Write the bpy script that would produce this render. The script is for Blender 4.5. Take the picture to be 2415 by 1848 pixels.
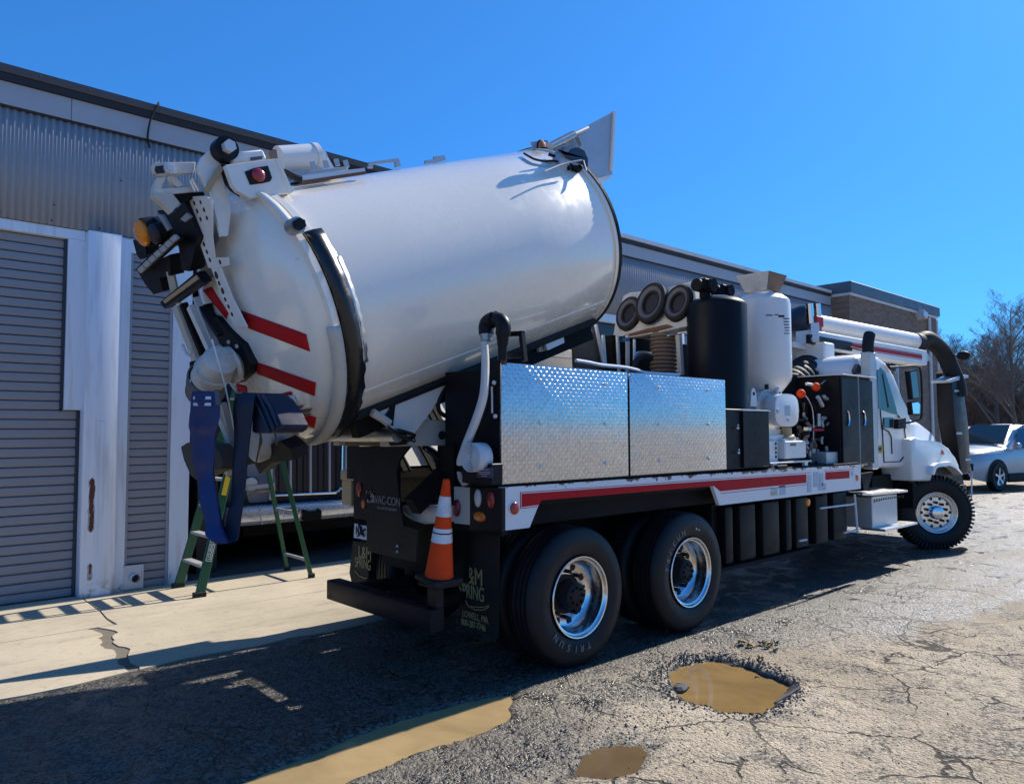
import bpy, bmesh, math, random
from mathutils import Vector as V, Matrix, noise
sc = bpy.context.scene
for o in list(bpy.data.objects): bpy.data.objects.remove(o)
R = math.radians
# ---------------------------------------------------------------- camera
FPX, YAW, PITCH, ROLL, CAMH = 1757.0, R(47.76), R(2.976), R(-0.187), 1.731
PW, PH = 2415.0, 1848.0
cF = V((math.cos(YAW)*math.cos(PITCH), math.sin(YAW)*math.cos(PITCH), math.sin(PITCH)))
r0 = V((math.sin(YAW), -math.cos(YAW), 0)); u0 = r0.cross(cF)
cR = r0*math.cos(ROLL)+u0*math.sin(ROLL); cU = u0*math.cos(ROLL)-r0*math.sin(ROLL)
cC = V((0, 0, CAMH))
cam = bpy.data.cameras.new('camera'); camo = bpy.data.objects.new('camera', cam)
sc.collection.objects.link(camo)
cam.sensor_fit = 'HORIZONTAL'; cam.sensor_width = 36; cam.lens = FPX/PW*36
cam.clip_start = 0.05; cam.clip_end = 3000
m = Matrix.Identity(4)
for i in range(3):
    m[i][0] = cR[i]; m[i][1] = cU[i]; m[i][2] = -cF[i]; m[i][3] = cC[i]
camo.matrix_world = m
sc.camera = camo
# ---------------------------------------------------------------- light
SUNDIR = V((1.2, 0.02, 1.0)).normalized()
SUN_EL = math.asin(SUNDIR.z); SUN_AZ = math.atan2(SUNDIR.y, SUNDIR.x)
w = bpy.data.worlds.new('World'); sc.world = w; w.use_nodes = True
nt = w.node_tree; nt.nodes.clear()
sky = nt.nodes.new('ShaderNodeTexSky'); sky.sky_type = 'NISHITA'; sky.sun_disc = False
sky.sun_elevation = SUN_EL; sky.sun_rotation = math.pi/2 - SUN_AZ
sky.altitude = 200; sky.air_density = 1.0; sky.dust_density = 0.5; sky.ozone_density = 4.0
hs = nt.nodes.new('ShaderNodeMix'); hs.data_type = 'RGBA'; hs.blend_type = 'MULTIPLY'; hs.inputs[0].default_value = 1; hs.inputs[7].default_value = (.205, .725, 1.42, 1)
bg = nt.nodes.new('ShaderNodeBackground'); bg.inputs['Strength'].default_value = 0.145
wo = nt.nodes.new('ShaderNodeOutputWorld')
gm = nt.nodes.new('ShaderNodeGamma'); gm.inputs[1].default_value = 0.7; nt.links.new(sky.outputs[0], gm.inputs[0]); nt.links.new(gm.outputs[0], hs.inputs[6]); nt.links.new(hs.outputs[2], bg.inputs[0]); nt.links.new(bg.outputs[0], wo.inputs[0])
sun = bpy.data.lights.new('sun', 'SUN'); sun.energy = 4.9; sun.angle = R(0.53); sun.color = (1.0, 0.93, 0.82)
suno = bpy.data.objects.new('sun', sun); sc.collection.objects.link(suno)
suno.location = (10, 0, 30); suno.rotation_euler = (-SUNDIR).to_track_quat('-Z', 'Y').to_euler()
vs = sc.view_settings; vs.view_transform = 'Standard'; vs.look = 'None'; vs.gamma = 1; vs.exposure = 0.48; vs.use_curve_mapping = False
sc.render.engine = 'CYCLES'
random.seed(7)

# ---------------------------------------------------------------- pixel -> place
def ray(px, py): return cF + cR*((px-PW/2)/FPX) + cU*((PH/2-py)/FPX)
def PL(px, py, p, n):
    d = ray(px, py); n = V(n); t = (V(p)-cC).dot(n)/d.dot(n); return cC+d*t
def PX(px, py, x): return PL(px, py, (x, 0, 0), (1, 0, 0))
def PY(px, py, y): return PL(px, py, (0, y, 0), (0, 1, 0))
def PZ(px, py, z): return PL(px, py, (0, 0, z), (0, 0, 1))

# ---------------------------------------------------------------- node helpers
def srgb(r, g, b):
    f = lambda c: (c/12.92 if c <= .04045 else ((c+.055)/1.055)**2.4)
    return (f(r/255), f(g/255), f(b/255))
class N:
    def __init__(s, name):
        s.m = bpy.data.materials.new(name); s.m.use_nodes = True; s.t = s.m.node_tree; s.t.nodes.clear()
        s.out = s.n('ShaderNodeOutputMaterial'); s.b = s.n('ShaderNodeBsdfPrincipled'); s.l(s.b.outputs[0], s.out.inputs[0])
    def n(s, k, **kw):
        x = s.t.nodes.new(k)
        for a, v in kw.items(): setattr(x, a, v)
        return x
    def l(s, a, b): s.t.links.new(a, b)
    def set(s, **kw):
        for k, v in kw.items():
            i = s.b.inputs[k.replace('_', ' ')]
            if hasattr(v, 'is_linked'): s.l(v, i)
            else: i.default_value = (*v, 1) if isinstance(v, tuple) and len(v) == 3 else v
        return s
    def co(s, kind='Object'):
        return s.n('ShaderNodeTexCoord').outputs[kind]
    def pos(s): return s.n('ShaderNodeNewGeometry').outputs['Position']
    def mapv(s, v, scale=(1, 1, 1), loc=(0, 0, 0), rot=(0, 0, 0)):
        x = s.n('ShaderNodeMapping'); s.l(v, x.inputs[0]); x.inputs['Scale'].default_value = scale; x.inputs['Location'].default_value = loc; x.inputs['Rotation'].default_value = rot
        return x.outputs[0]
    def noise(s, v, scale=5, detail=4, rough=.55, dist=0):
        x = s.n('ShaderNodeTexNoise'); s.l(v, x.inputs['Vector']); x.inputs['Scale'].default_value = scale; x.inputs['Detail'].default_value = detail; x.inputs['Roughness'].default_value = rough; x.inputs['Distortion'].default_value = dist
        return x.outputs['Fac']
    def vor(s, v, scale=5, feature='F1', out='Distance', rnd=1):
        x = s.n('ShaderNodeTexVoronoi', feature=feature); s.l(v, x.inputs['Vector']); x.inputs['Scale'].default_value = scale; x.inputs['Randomness'].default_value = rnd
        return x.outputs[out]
    def ramp(s, f, a, b, ca=(0, 0, 0), cb=(1, 1, 1)):
        x = s.n('ShaderNodeValToRGB'); s.l(f, x.inputs[0]); e = x.color_ramp.elements
        e[0].position = a; e[1].position = b; e[0].color = (*ca, 1); e[1].color = (*cb, 1)
        return x.outputs[0]
    def mix(s, f, a, b, mode='MIX'):
        x = s.n('ShaderNodeMix', data_type='RGBA', blend_type=mode)
        for v, i in ((f, 0), (a, 6), (b, 7)):
            if hasattr(v, 'is_linked'): s.l(v, x.inputs[i])
            else: x.inputs[i].default_value = v if i == 0 else (*v, 1)
        return x.outputs[2]
    def math(s, op, a, b=None, c=None, clamp=False):
        x = s.n('ShaderNodeMath', operation=op); x.use_clamp = clamp
        for i, v in enumerate((a, b, c)):
            if v is None: continue
            if hasattr(v, 'is_linked'): s.l(v, x.inputs[i])
            else: x.inputs[i].default_value = v
        return x.outputs[0]
    def sep(s, v):
        x = s.n('ShaderNodeSeparateXYZ'); s.l(v, x.inputs[0]); return x.outputs
    def bump(s, h, strength=.3, dist=.01):
        x = s.n('ShaderNodeBump'); x.inputs['Strength'].default_value = strength; x.inputs['Distance'].default_value = dist
        s.l(h, x.inputs['Height']); s.l(x.outputs[0], s.b.inputs['Normal']); return s

MAT = {}
def paint(name, col, rough=.4, dirt=.25, dcol=(.09, .075, .055), metal=0, coat=0, spec=.5, dscale=3.0, bump=0, streak=0, croug=.12):
    n = N(name); p = n.pos()
    f1 = n.noise(p, dscale, 6, .65, .4); f2 = n.noise(p, dscale*9, 3, .6)
    mk = n.math('MULTIPLY', n.ramp(f1, .45, .78), n.ramp(f2, .3, .75))
    if streak:
        st = n.noise(n.mapv(p, (14, 14, 1.2)), 1.0, 4, .6)
        mk = n.math('ADD', mk, n.math('MULTIPLY', n.ramp(st, .55, .8), streak), clamp=True)
    c = n.mix(n.math('MULTIPLY', mk, dirt), col, dcol)
    tint = n.noise(p, .8, 2); c = n.mix(.12, c, n.ramp(tint, .3, .7, tuple(x*.75 for x in col), tuple(min(1, x*1.15) for x in col)))
    n.set(Base_Color=c, Metallic=metal, Roughness=n.math('ADD', n.math('MULTIPLY', mk, .35), n.math('MULTIPLY_ADD', f2, .12, rough-.06), clamp=True), Coat_Weight=coat, Coat_Roughness=croug, Specular_IOR_Level=spec)
    if bump: n.bump(n.noise(p, 60, 3), bump, .004)
    MAT[name] = n.m; return n
paint('white', (.76, .745, .71), .32, .28, (.30, .25, .18), coat=.25)
paint('white_dirty', (.60, .58, .53), .5, .75, (.13, .10, .07), dscale=6)
paint('tank_white', (.86, .80, .70), .25, .13, (.36, .30, .21), coat=1.0, dscale=1.4, streak=.2, croug=.09)
paint('offwhite', (.50, .48, .43), .55, .5, (.16, .13, .09), dscale=5)
paint('black', (.008, .0085, .011), .45, .12, (.035, .032, .03), dscale=4, spec=.22)
paint('black_satin', (.0075, .0085, .012), .40, .06, (.03, .029, .028), dscale=3, spec=.14)
paint('rubber_gloss', (.012, .012, .013), .28, .4, (.06, .055, .05), dscale=7, spec=.5)
paint('rubber', (.013, .013, .014), .62, .5, (.05, .048, .045), dscale=7, spec=.3, bump=.15)
paint('tyre', (.009, .009, .010), .5, .35, (.03, .027, .025), dscale=6, spec=.3, bump=.1)
paint('frame_black', (.007, .007, .008), .65, .4, (.035, .031, .026), dscale=6, spec=.15)
paint('red', (.46, .010, .014), .55, .12, (.1, .03, .03), dscale=8, spec=.15)
paint('red_dark', (.38, .018, .035), .5, .2, dscale=6, spec=.2)
paint('steel', (.42, .42, .42), .35, .5, (.16, .12, .09), metal=.85, dscale=8)
paint('galv', (.45, .47, .50), .45, .35, (.25, .23, .2), metal=.5, dscale=6)
paint('zinc_light', (.62, .64, .66), .4, .3, (.3, .28, .24), metal=.2, dscale=6)
paint('alu', (.70, .71, .73), .28, .2, (.3, .28, .25), metal=1, dscale=6)
paint('alu_dull', (.55, .55, .54), .5, .4, (.28, .26, .22), metal=.6, dscale=9)
paint('chrome', (.78, .80, .83), .10, .12, (.3, .28, .25), metal=1, dscale=5)
paint('rim_alu', (.74, .745, .75), .19, .2, (.3, .27, .23), metal=1, dscale=7)
paint('rust', (.17, .075, .04), .8, .6, (.05, .03, .02), dscale=12, bump=.3)
paint('rust_brown', (.20, .14, .10), .8, .5, (.08, .05, .03), dscale=9, bump=.2)
paint('orange_cone', (.78, .062, .010), .6, .25, (.25, .05, .02), dscale=9, spec=.15)
paint('white_cone', (.70, .71, .72), .5, .95, (.03, .03, .03), dscale=11)
paint('blue_hose', (.010, .026, .12), .6, .25, (.07, .08, .11), dscale=9, bump=.2)
paint('blue_hose_dark', (.008, .014, .036), .7, .25, (.04, .045, .06), dscale=9, bump=.2)
paint('grey_band', (.10, .10, .11), .6, .4, dscale=9)
paint('reflective', (.78, .80, .84), .35, .1)
paint('white_hose', (.60, .61, .62), .6, .35, (.25, .23, .2), dscale=8, bump=.2)
paint('ladder_green', (.010, .085, .042), .45, .2, (.05, .06, .05), dscale=9)
paint('yellow', (.55, .38, .02), .5, .2)
paint('navy_sign', (.055, .03, .075), .5, .1)
paint('tan', (.42, .32, .18), .6, .5, (.16, .10, .05), dscale=5)
paint('gold_letter', (.40, .32, .13), .55, .4, (.08, .07, .04), dscale=14)
paint('grey_letter', (.22, .21, .20), .5, .3)
paint('decal_grey', (.45, .50, .56), .5, .2)
paint('strap_olive', (.12, .10, .06), .8, .3)
paint('canvas_brown', (.055, .047, .038), .85, .4, (.02, .018, .015), dscale=6, bump=.3)
paint('navy_panel', (.020, .026, .045), .4, .2)
paint('purple_dark', (.028, .022, .026), .5, .2)
paint('silver_car', (.56, .55, .53), .30, .05, metal=.35, coat=.7, dscale=1)
paint('car_white', (.70, .71, .72), .3, .1, coat=.5)
paint('car_red', (.28, .02, .02), .35, .1, coat=.5)
paint('plastic_black', (.009, .0095, .010), .5, .15, (.03, .028, .026), spec=.2)
paint('brick_cap', (.30, .30, .31), .6, .3)
paint('roof_brown', (.085, .075, .075), .5, .4, (.16, .15, .15), dscale=2.5)
paint('gutter_dark', (.018, .018, .022), .6, .2)
paint('wall_grey', (.31, .32, .345), .75, .25, (.12, .11, .10), dscale=1.4)
paint('door_grey', (.26, .262, .285), .45, .15, (.10, .10, .11), dscale=1.2)
paint('teal_door', (.03, .06, .07), .5, .2)
paint('pipe_white', (.66, .67, .66), .4, .15)
paint('board_grey', (.13, .105, .08), .8, .5, (.05, .04, .03), dscale=7)
def lens(name, col, emit=0):
    n = N(name); p = n.co('Object')
    h = n.math('SINE', n.math('MULTIPLY', n.sep(p)[2], 420)); n.set(Base_Color=col, Roughness=.22, Coat_Weight=.5, Subsurface_Weight=0.0)
    n.bump(h, .15, .002)
    if emit: n.set(Emission_Color=col, Emission_Strength=emit)
    MAT[name] = n.m
lens('lens_red', (.30, .012, .012)); lens('lens_orange', (.62, .14, .01)); lens('lens_clear', (.55, .55, .52)); lens('lens_amber', (.90, .27, .005)); lens('lens_deepred', (.20, .008, .012))
def glass(name, col=(.02, .03, .04), rough=.04, spec=.5):
    n = N(name); n.set(Base_Color=col, Roughness=rough, Specular_IOR_Level=spec); MAT[name] = n.m
glass('glass_dark', (.012, .016, .022)); glass('glass_teal', (.035, .06, .065)); glass('glass_sky', (.03, .07, .13)); glass('mirror_dark', (.03, .035, .045), .03)
n = N('mirror'); n.set(Base_Color=(.7, .75, .8), Metallic=1.0, Roughness=.05); MAT['mirror'] = n.m
n = N('window_glass'); n.set(Base_Color=(.75, .85, .88), Roughness=.02, Transmission_Weight=1.0, IOR=1.05, Specular_IOR_Level=.6); MAT['window_glass'] = n.m

# pillar paint with peeling to rust
n = N('pillar_paint'); p = n.pos()
sx = n.sep(p)
f = n.noise(n.mapv(p, (9, 9, 5)), 1.0, 6, .7, .3)
bandx = n.math('SUBTRACT', 1.0, n.math('MULTIPLY', n.math('ABSOLUTE', n.math('SUBTRACT', sx[0], 2.02)), 14), clamp=True)
def mr(v, a, b):
    x = n.n('ShaderNodeMapRange'); n.l(v, x.inputs[0]); x.inputs[1].default_value = a; x.inputs[2].default_value = b; return x.outputs[0]
bandz = n.math('MULTIPLY', mr(sx[2], .62, .72), mr(sx[2], 1.30, 1.22))
low = n.math('MULTIPLY', n.ramp(sx[2], .14, .20), n.ramp(sx[2], .34, .40, (1, 1, 1), (0, 0, 0)))
zone = n.math('MULTIPLY', bandx, n.math('ADD', bandz, n.math('MULTIPLY', low, .8), clamp=True))
peel = n.ramp(n.math('ADD', zone, n.math('SUBTRACT', f, .52)), .52, .56)
rustm = n.ramp(n.math('ADD', zone, n.math('SUBTRACT', n.noise(n.mapv(p, (22, 22, 12)), 1.0, 5, .7), .62)), .55, .60)
bx_ = n.math('SUBTRACT', 1.0, n.math('MULTIPLY', n.math('ABSOLUTE', n.math('SUBTRACT', sx[0], 2.24)), 26), clamp=True)
foot = n.math('MULTIPLY', n.ramp(n.math('ADD', sx[2], n.math('MULTIPLY', f, .2)), .14, .34, (1, 1, 1), (0, 0, 0)), n.math('MAXIMUM', bx_, n.ramp(n.noise(p, 9, 5, .7), .52, .66)))
stain = n.math('MULTIPLY', n.ramp(n.noise(n.mapv(p, (16, 16, 1.1)), 1.0, 4, .6), .50, .75), .6)
c = n.mix(stain, (.74, .79, .86), (.46, .44, .42))
c = n.mix(peel, c, (.36, .37, .36)); c = n.mix(rustm, c, (.09, .025, .018)); c = n.mix(n.math('MULTIPLY', foot, .8), c, (.22, .10, .04))
n.set(Base_Color=c, Roughness=n.math('MULTIPLY_ADD', peel, .3, .38)); n.bump(peel, .5, .004); MAT['pillar_paint'] = n.m

# ---------------------------------------------------------------- mesh helpers
COL = sc.collection
class MB:
    """collects geometry in world coordinates; build() links it as one mesh object"""
    def __init__(s): s.bm = bmesh.new()
    def poly(s, pts, face=True):
        vs_ = [s.bm.verts.new(p) for p in pts]
        if face: s.bm.faces.new(vs_)
        return vs_
    def prism(s, pts, ext, bev=0, seg=1):
        """polygon extruded by the vector ext"""
        ext = V(ext); a = [s.bm.verts.new(V(p)) for p in pts]; b = [s.bm.verts.new(V(p)+ext) for p in pts]
        fs = [s.bm.faces.new(a[::-1]), s.bm.faces.new(b)]
        for i in range(len(a)):
            j = (i+1) % len(a); fs.append(s.bm.faces.new((a[i], a[j], b[j], b[i])))
        if bev:
            es = list({e for f_ in fs for e in f_.edges})
            bmesh.ops.bevel(s.bm, geom=es, offset=bev, segments=seg, affect='EDGES', profile=.6)
        return s
    def box(s, lo, hi, bev=0, seg=1):
        x0, y0, z0 = lo; x1, y1, z1 = hi
        return s.prism([(x0, y0, z0), (x1, y0, z0), (x1, y1, z0), (x0, y1, z0)], (0, 0, z1-z0), bev, seg)
    def obox(s, c, ax, ay, az, bev=0, seg=1):
        """box centred on c with half-extent vectors"""
        c, ax, ay, az = V(c), V(ax), V(ay), V(az)
        return s.prism([c-ax-ay-az, c+ax-ay-az, c+ax+ay-az, c-ax+ay-az], az*2, bev, seg)
    def bar(s, p, q, w, h, up=(0, 0, 1), bev=0):
        p, q = V(p), V(q); d = (q-p).normalized(); up = V(up); sd = d.cross(up)
        if sd.length < 1e-4: sd = d.cross(V((1, 0, 0)))
        sd.normalize(); up = sd.cross(d).normalized()
        return s.obox((p+q)/2, (q-p)/2, sd*w/2, up*h/2, bev)
    def tube(s, pts, r, n=10, caps=True, r2=None):
        pts = [V(p) for p in pts]; k = len(pts); rings = []
        rs = r if isinstance(r, (list, tuple)) else [r]*k
        t0 = (pts[1]-pts[0]).normalized(); nrm = t0.orthogonal().normalized()
        for i, p in enumerate(pts):
            t = ((pts[min(i+1, k-1)]-pts[max(i-1, 0)])).normalized()
            nrm = (nrm - t*nrm.dot(t)).normalized(); b = t.cross(nrm)
            rings.append([s.bm.verts.new(p+(nrm*math.cos(a)+b*math.sin(a)*(1 if r2 is None else r2))*rs[i]) for a in [2*math.pi*j/n for j in range(n)]])
        for A, B in zip(rings, rings[1:]):
            for j in range(n): s.bm.faces.new((A[j], A[(j+1) % n], B[(j+1) % n], B[j]))
        if caps: s.bm.faces.new(rings[0][::-1]); s.bm.faces.new(rings[-1])
        return s
    def lathe(s, prof, o, ax, n=24, close=False, a0=0, a1=2*math.pi):
        """profile [(radius, distance along axis)]"""
        o, ax = V(o), V(ax).normalized(); e = ax.orthogonal().normalized(); f = ax.cross(e); rings = []
        full = abs(a1-a0-2*math.pi) < 1e-6; m_ = n if full else n+1
        for r, h in prof:
            if r < 1e-6: rings.append([s.bm.verts.new(o+ax*h)])
            else: rings.append([s.bm.verts.new(o+ax*h+(e*math.cos(a)+f*math.sin(a))*r) for a in [a0+(a1-a0)*j/n for j in range(m_)]])
        prs = list(zip(rings, rings[1:]))
        if close: prs.append((rings[-1], rings[0]))
        for A, B in prs:
            for j in range(n if full else n):
                jj = (j+1) % m_ if full else j+1
                if len(A) == 1 and len(B) == 1: continue
                if len(A) == 1: s.bm.faces.new((A[0], B[jj], B[j]))
                elif len(B) == 1: s.bm.faces.new((A[j], A[jj], B[0]))
                else: s.bm.faces.new((A[j], A[jj], B[jj], B[j]))
        return s
    def cyl(s, p, q, r, n=16, r1=None):
        p, q = V(p), V(q); L = (q-p).length
        return s.lathe([(0, 0), (r, 0), (r if r1 is None else r1, L), (0, L)], p, q-p, n)
    def sphere(s, c, r, n=12):
        prof = [(r*math.sin(math.pi*i/n), -r*math.cos(math.pi*i/n)) for i in range(n+1)]; prof[0] = (0, -r); prof[-1] = (0, r)
        return s.lathe(prof, c, (0, 0, 1), n*2)
    def grid(s, rows):
        """rows of points -> quads"""
        vv = [[s.bm.verts.new(p) for p in r] for r in rows]
        for A, B in zip(vv, vv[1:]):
            for j in range(len(A)-1): s.bm.faces.new((A[j], A[j+1], B[j+1], B[j]))
        return s
    def build(s, name, mat, parent=None, smooth=True, loc=None, angle=35, solid=0):
        bm = s.bm
        bmesh.ops.recalc_face_normals(bm, faces=bm.faces[:])
        lo = V([min(v.co[i] for v in bm.verts) for i in range(3)]); hi = V([max(v.co[i] for v in bm.verts) for i in range(3)])
        c = V(loc) if loc is not None else (lo+hi)/2
        for v in bm.verts: v.co -= c
        if smooth:
            for f in bm.faces: f.smooth = True
            ca = math.cos(R(angle))
            for e in bm.edges:
                if len(e.link_faces) == 2:
                    if e.link_faces[0].normal.dot(e.link_faces[1].normal) < ca: e.smooth = False
        me = bpy.data.meshes.new(name); bm.to_mesh(me); bm.free()
        me.materials.append(MAT[mat] if isinstance(mat, str) else mat)
        o = bpy.data.objects.new(name, me); COL.objects.link(o)
        if parent is not None:
            o.parent = parent; c = c - wloc(parent)
        o.location = c
        if solid:
            md = o.modifiers.new('solid', 'SOLIDIFY'); md.thickness = solid; md.offset = 0
        return o
def wloc(o):
    p = V(o.location)
    while o.parent is not None: o = o.parent; p += V(o.location)
    return p
def tag(o, label=None, cat=None, group=None, kind=None):
    if label: o['label'] = label
    if cat: o['category'] = cat
    if group: o['group'] = group
    if kind: o['kind'] = kind
    return o
def thing(name, label, cat, loc, group=None):
    o = bpy.data.objects.new(name, None); COL.objects.link(o); o.location = loc; o.empty_display_size = .2
    return tag(o, label, cat, group)
def inst(src, name, loc, parent=None):
    """another object on the same mesh data, loc in world"""
    o = bpy.data.objects.new(name, src.data); COL.objects.link(o)
    if parent is not None: o.parent = parent; loc = V(loc)-wloc(parent)
    o.location = loc; return o
def bez(ps, n=24):
    """Catmull-Rom through the points"""
    ps = [V(p) for p in ps]; q = [ps[0]*2-ps[1]]+ps+[ps[-1]*2-ps[-2]]; out = []
    for i in range(1, len(q)-2):
        for k in range(n):
            t = k/n; a, b, c, d = q[i-1], q[i], q[i+1], q[i+2]
            out.append(.5*((2*b)+(c-a)*t+(2*a-5*b+4*c-d)*t*t+(3*b-a-3*c+d)*t**3))
    return out+[ps[-1]]
def text(body, size, p, xdir, up, mat, parent, name='lettering', ext=.002, align='LEFT', font_shear=0, sx=1.0):
    cu = bpy.data.curves.new(name, 'FONT'); cu.body = body; cu.size = size; cu.extrude = ext; cu.align_x = align; cu.shear = font_shear
    o = bpy.data.objects.new(name, cu); COL.objects.link(o)
    dg = bpy.context.evaluated_depsgraph_get(); me = bpy.data.meshes.new_from_object(o.evaluated_get(dg))
    bpy.data.objects.remove(o); bpy.data.curves.remove(cu)
    x = V(xdir).normalized(); u = V(up).normalized(); nn = x.cross(u)
    for v in me.vertices: v.co = x*v.co.x*sx+u*v.co.y+nn*v.co.z
    me.materials.clear(); me.materials.append(MAT[mat]); o = bpy.data.objects.new(name, me); COL.objects.link(o)
    o.parent = parent; o.location = V(p)-wloc(parent) if parent else V(p); return o
# ================================================================ GROUND
def fbm(x, y, s, o=3): return noise.fractal(V((x*s, y*s, 3.1)), 1.0, 2.0, o)
POT = V((4.62, 2.90, 0)); PA = V((.80, -.60)).normalized()
def ground_h(x, y):
    h = 0.006*fbm(x, y, .35, 2)
    if 0 < x < 9.5 and .6 < y < 4.3:
        h += .0035*fbm(x, y, 9, 3) + .002*fbm(x, y, 35, 2)
        # pothole with a broken rim
        d = V((x-POT.x, y-POT.y)); a = math.atan2(d.y, d.x)
        e1 = d.dot(V((.66, -.75))); e2 = d.dot(V((.75, .66)))
        r = math.hypot(e1/.385, e2/.52)
        r += .16*fbm(x+5, y, 2.2, 3)+.07*fbm(x, y+9, 9, 2)
        if r < 1.5:
            t = min(1, max(0, (1.16-r)/.34)); t = t*t*(3-2*t); h -= .085*t
            if 1.0 < r < 1.35: h += .012*(1-abs(r-1.17)/.18)*max(0, fbm(x, y, 12, 2)+.35)
        # long puddle beside the wheels
        c = V((2.30, 3.62)); d = V((x-c.x, y-c.y)); e1 = d.dot(V((.985, .05))); e2 = d.dot(V((-.05, .985)))
        r = math.hypot(e1/1.05, (e2-.02)/(.20 if e2 > 0 else .27)) + .22*fbm(x, y+2, 1.5, 3)+.05*fbm(x, y, 8, 2)
        t = min(1, max(0, (1.12-r)/.30)); t = t*t*(3-2*t); h -= .045*t
        # small muddy hollow
        d = V((x-3.10, y-2.64)); r = math.hypot(d.x/.34, d.y/.20)+.35*fbm(x, y, 3, 3)
        t = min(1, max(0, (1.1-r)/.5)); h -= .026*t
        # alligator cracking next to the puddle and around the pothole
        def crack(s, w, dep, ox):
            dd, pp = noise.voronoi(V((x*s+ox+.25*fbm(x, y, 4, 2), y*s+.25*fbm(y, x, 4, 2), 0)))
            return -dep*max(0, 1-(dd[1]-dd[0])/w)
        m1 = max(0, 1-math.hypot((x-2.75)/1.0, (y-3.05)/.42))**.5
        if m1 > 0: h += crack(4.6, .13, .022*m1, 0) + .004*m1*fbm(x, y, 14, 2)
        m2 = max(0, 1-math.hypot((x-5.0)/1.9, (y-2.6)/1.3))
        if m2 > 0: h += crack(1.7, .035, .012*min(1, m2*2.4), 7.3)
    return h
def lines(lo, f0, f1, hi, step, n=16):
    a = []; k = 0
    k = int((f1-f0)/step); fine = [f0+(f1-f0)*i/k for i in range(k+1)]
    g = lambda t: t**3
    left = [f0-(f0-lo)*g(i/n) for i in range(n, 0, -1)]; right = [f1+(hi-f1)*g(i/n) for i in range(1, n+1)]
    return left+fine+right
xs = lines(-400, 1.2, 7.6, 900, .022, 22); ys = lines(-500, 1.3, 4.25, 700, .022, 22)
g = MB(); g.grid([[V((x, y, ground_h(x, y))) for x in xs] for y in ys])
n = N('asphalt_yard'); p = n.pos(); s_ = n.sep(p)
big = n.noise(p, .55, 5, .6, .5); mid = n.noise(p, 3.2, 6, .7, .6); fine = n.noise(p, 26, 5, .75); grit = n.vor(p, 95); grit2 = n.vor(p, 190)
def band(v, a, b, c, d): return n.math('MULTIPLY', n.ramp_(v, a, b), n.math('SUBTRACT', 1.0, n.ramp_(v, c, d)))
def ramp_(v, a, b):
    x = n.n('ShaderNodeMapRange'); x.interpolation_type = 'SMOOTHSTEP'; n.l(v, x.inputs[0]); x.inputs[1].default_value = a; x.inputs[2].default_value = b
    return x.outputs[0]
n.ramp_ = ramp_
wob = n.math('MULTIPLY', n.math('SUBTRACT', big, .5), 2.4); wob2 = n.math('MULTIPLY', n.math('SUBTRACT', mid, .5), 1.3)
yw = n.math('ADD', s_[1], n.math('ADD', n.math('MULTIPLY', wob, .45), n.math('MULTIPLY', wob2, .35)))
xw = n.math('ADD', s_[0], n.math('ADD', wob, wob2))
# asphalt wetted by the truck, plus the shade around it painted dark
track_shade = n.math('MULTIPLY', band(yw, 2.75, 3.55, 5.9, 6.3), n.math('MAXIMUM', n.ramp_(s_[1], 3.3, 3.75), n.ramp_(n.math('ADD', n.math('MULTIPLY', fine, .5), n.math('MULTIPLY', mid, .5)), .42, .54)))
lead = n.math('MULTIPLY', n.ramp_(xw, 8.6, 10.0), band(yw, 2.2, 3.1, 6.0, 7.2))
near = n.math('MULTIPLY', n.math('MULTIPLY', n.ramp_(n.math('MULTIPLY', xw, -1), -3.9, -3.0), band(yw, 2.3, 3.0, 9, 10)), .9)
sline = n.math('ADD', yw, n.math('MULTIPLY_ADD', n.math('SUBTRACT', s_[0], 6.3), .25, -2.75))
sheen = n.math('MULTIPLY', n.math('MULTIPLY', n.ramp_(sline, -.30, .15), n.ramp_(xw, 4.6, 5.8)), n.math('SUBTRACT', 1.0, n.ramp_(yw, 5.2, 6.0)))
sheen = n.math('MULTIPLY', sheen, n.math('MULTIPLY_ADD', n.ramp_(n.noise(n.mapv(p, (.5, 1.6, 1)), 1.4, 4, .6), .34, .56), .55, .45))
wet_shade = n.math('MAXIMUM', n.math('MAXIMUM', track_shade, n.math('MULTIPLY', lead, n.ramp_(mid, .40, .62))), near, clamp=True)
pd = n.n('ShaderNodeVectorMath', operation='ADD'); n.l(p, pd.inputs[0]); nv = n.n('ShaderNodeTexNoise'); n.l(p, nv.inputs['Vector']); nv.inputs['Scale'].default_value = 5; nv.inputs['Detail'].default_value = 3
sc_ = n.n('ShaderNodeVectorMath', operation='SCALE'); n.l(nv.outputs['Color'], sc_.inputs[0]); sc_.inputs['Scale'].default_value = .16; n.l(sc_.outputs[0], pd.inputs[1]); pw = pd.outputs[0]
def cells(scale):
    x = n.n('ShaderNodeTexVoronoi', feature='F1'); n.l(p, x.inputs['Vector']); x.inputs['Scale'].default_value = scale
    sp = n.n('ShaderNodeSeparateColor'); n.l(x.outputs['Color'], sp.inputs[0]); return x.outputs['Distance'], sp.outputs[0]
dA, cA = cells(48); dB, cB = cells(120)
stone = n.math('ADD', n.math('MULTIPLY', cA, .6), n.math('MULTIPLY', cB, .4))
e1 = n.vor(pw, 1.25, 'DISTANCE_TO_EDGE'); e2 = n.vor(pw, 4.2, 'DISTANCE_TO_EDGE')
k1 = n.math('MULTIPLY', n.math('SUBTRACT', 1.0, n.ramp_(e1, .004, .014)), n.math('MULTIPLY', n.ramp_(n.noise(p, .8, 3), .40, .54), .9))
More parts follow.
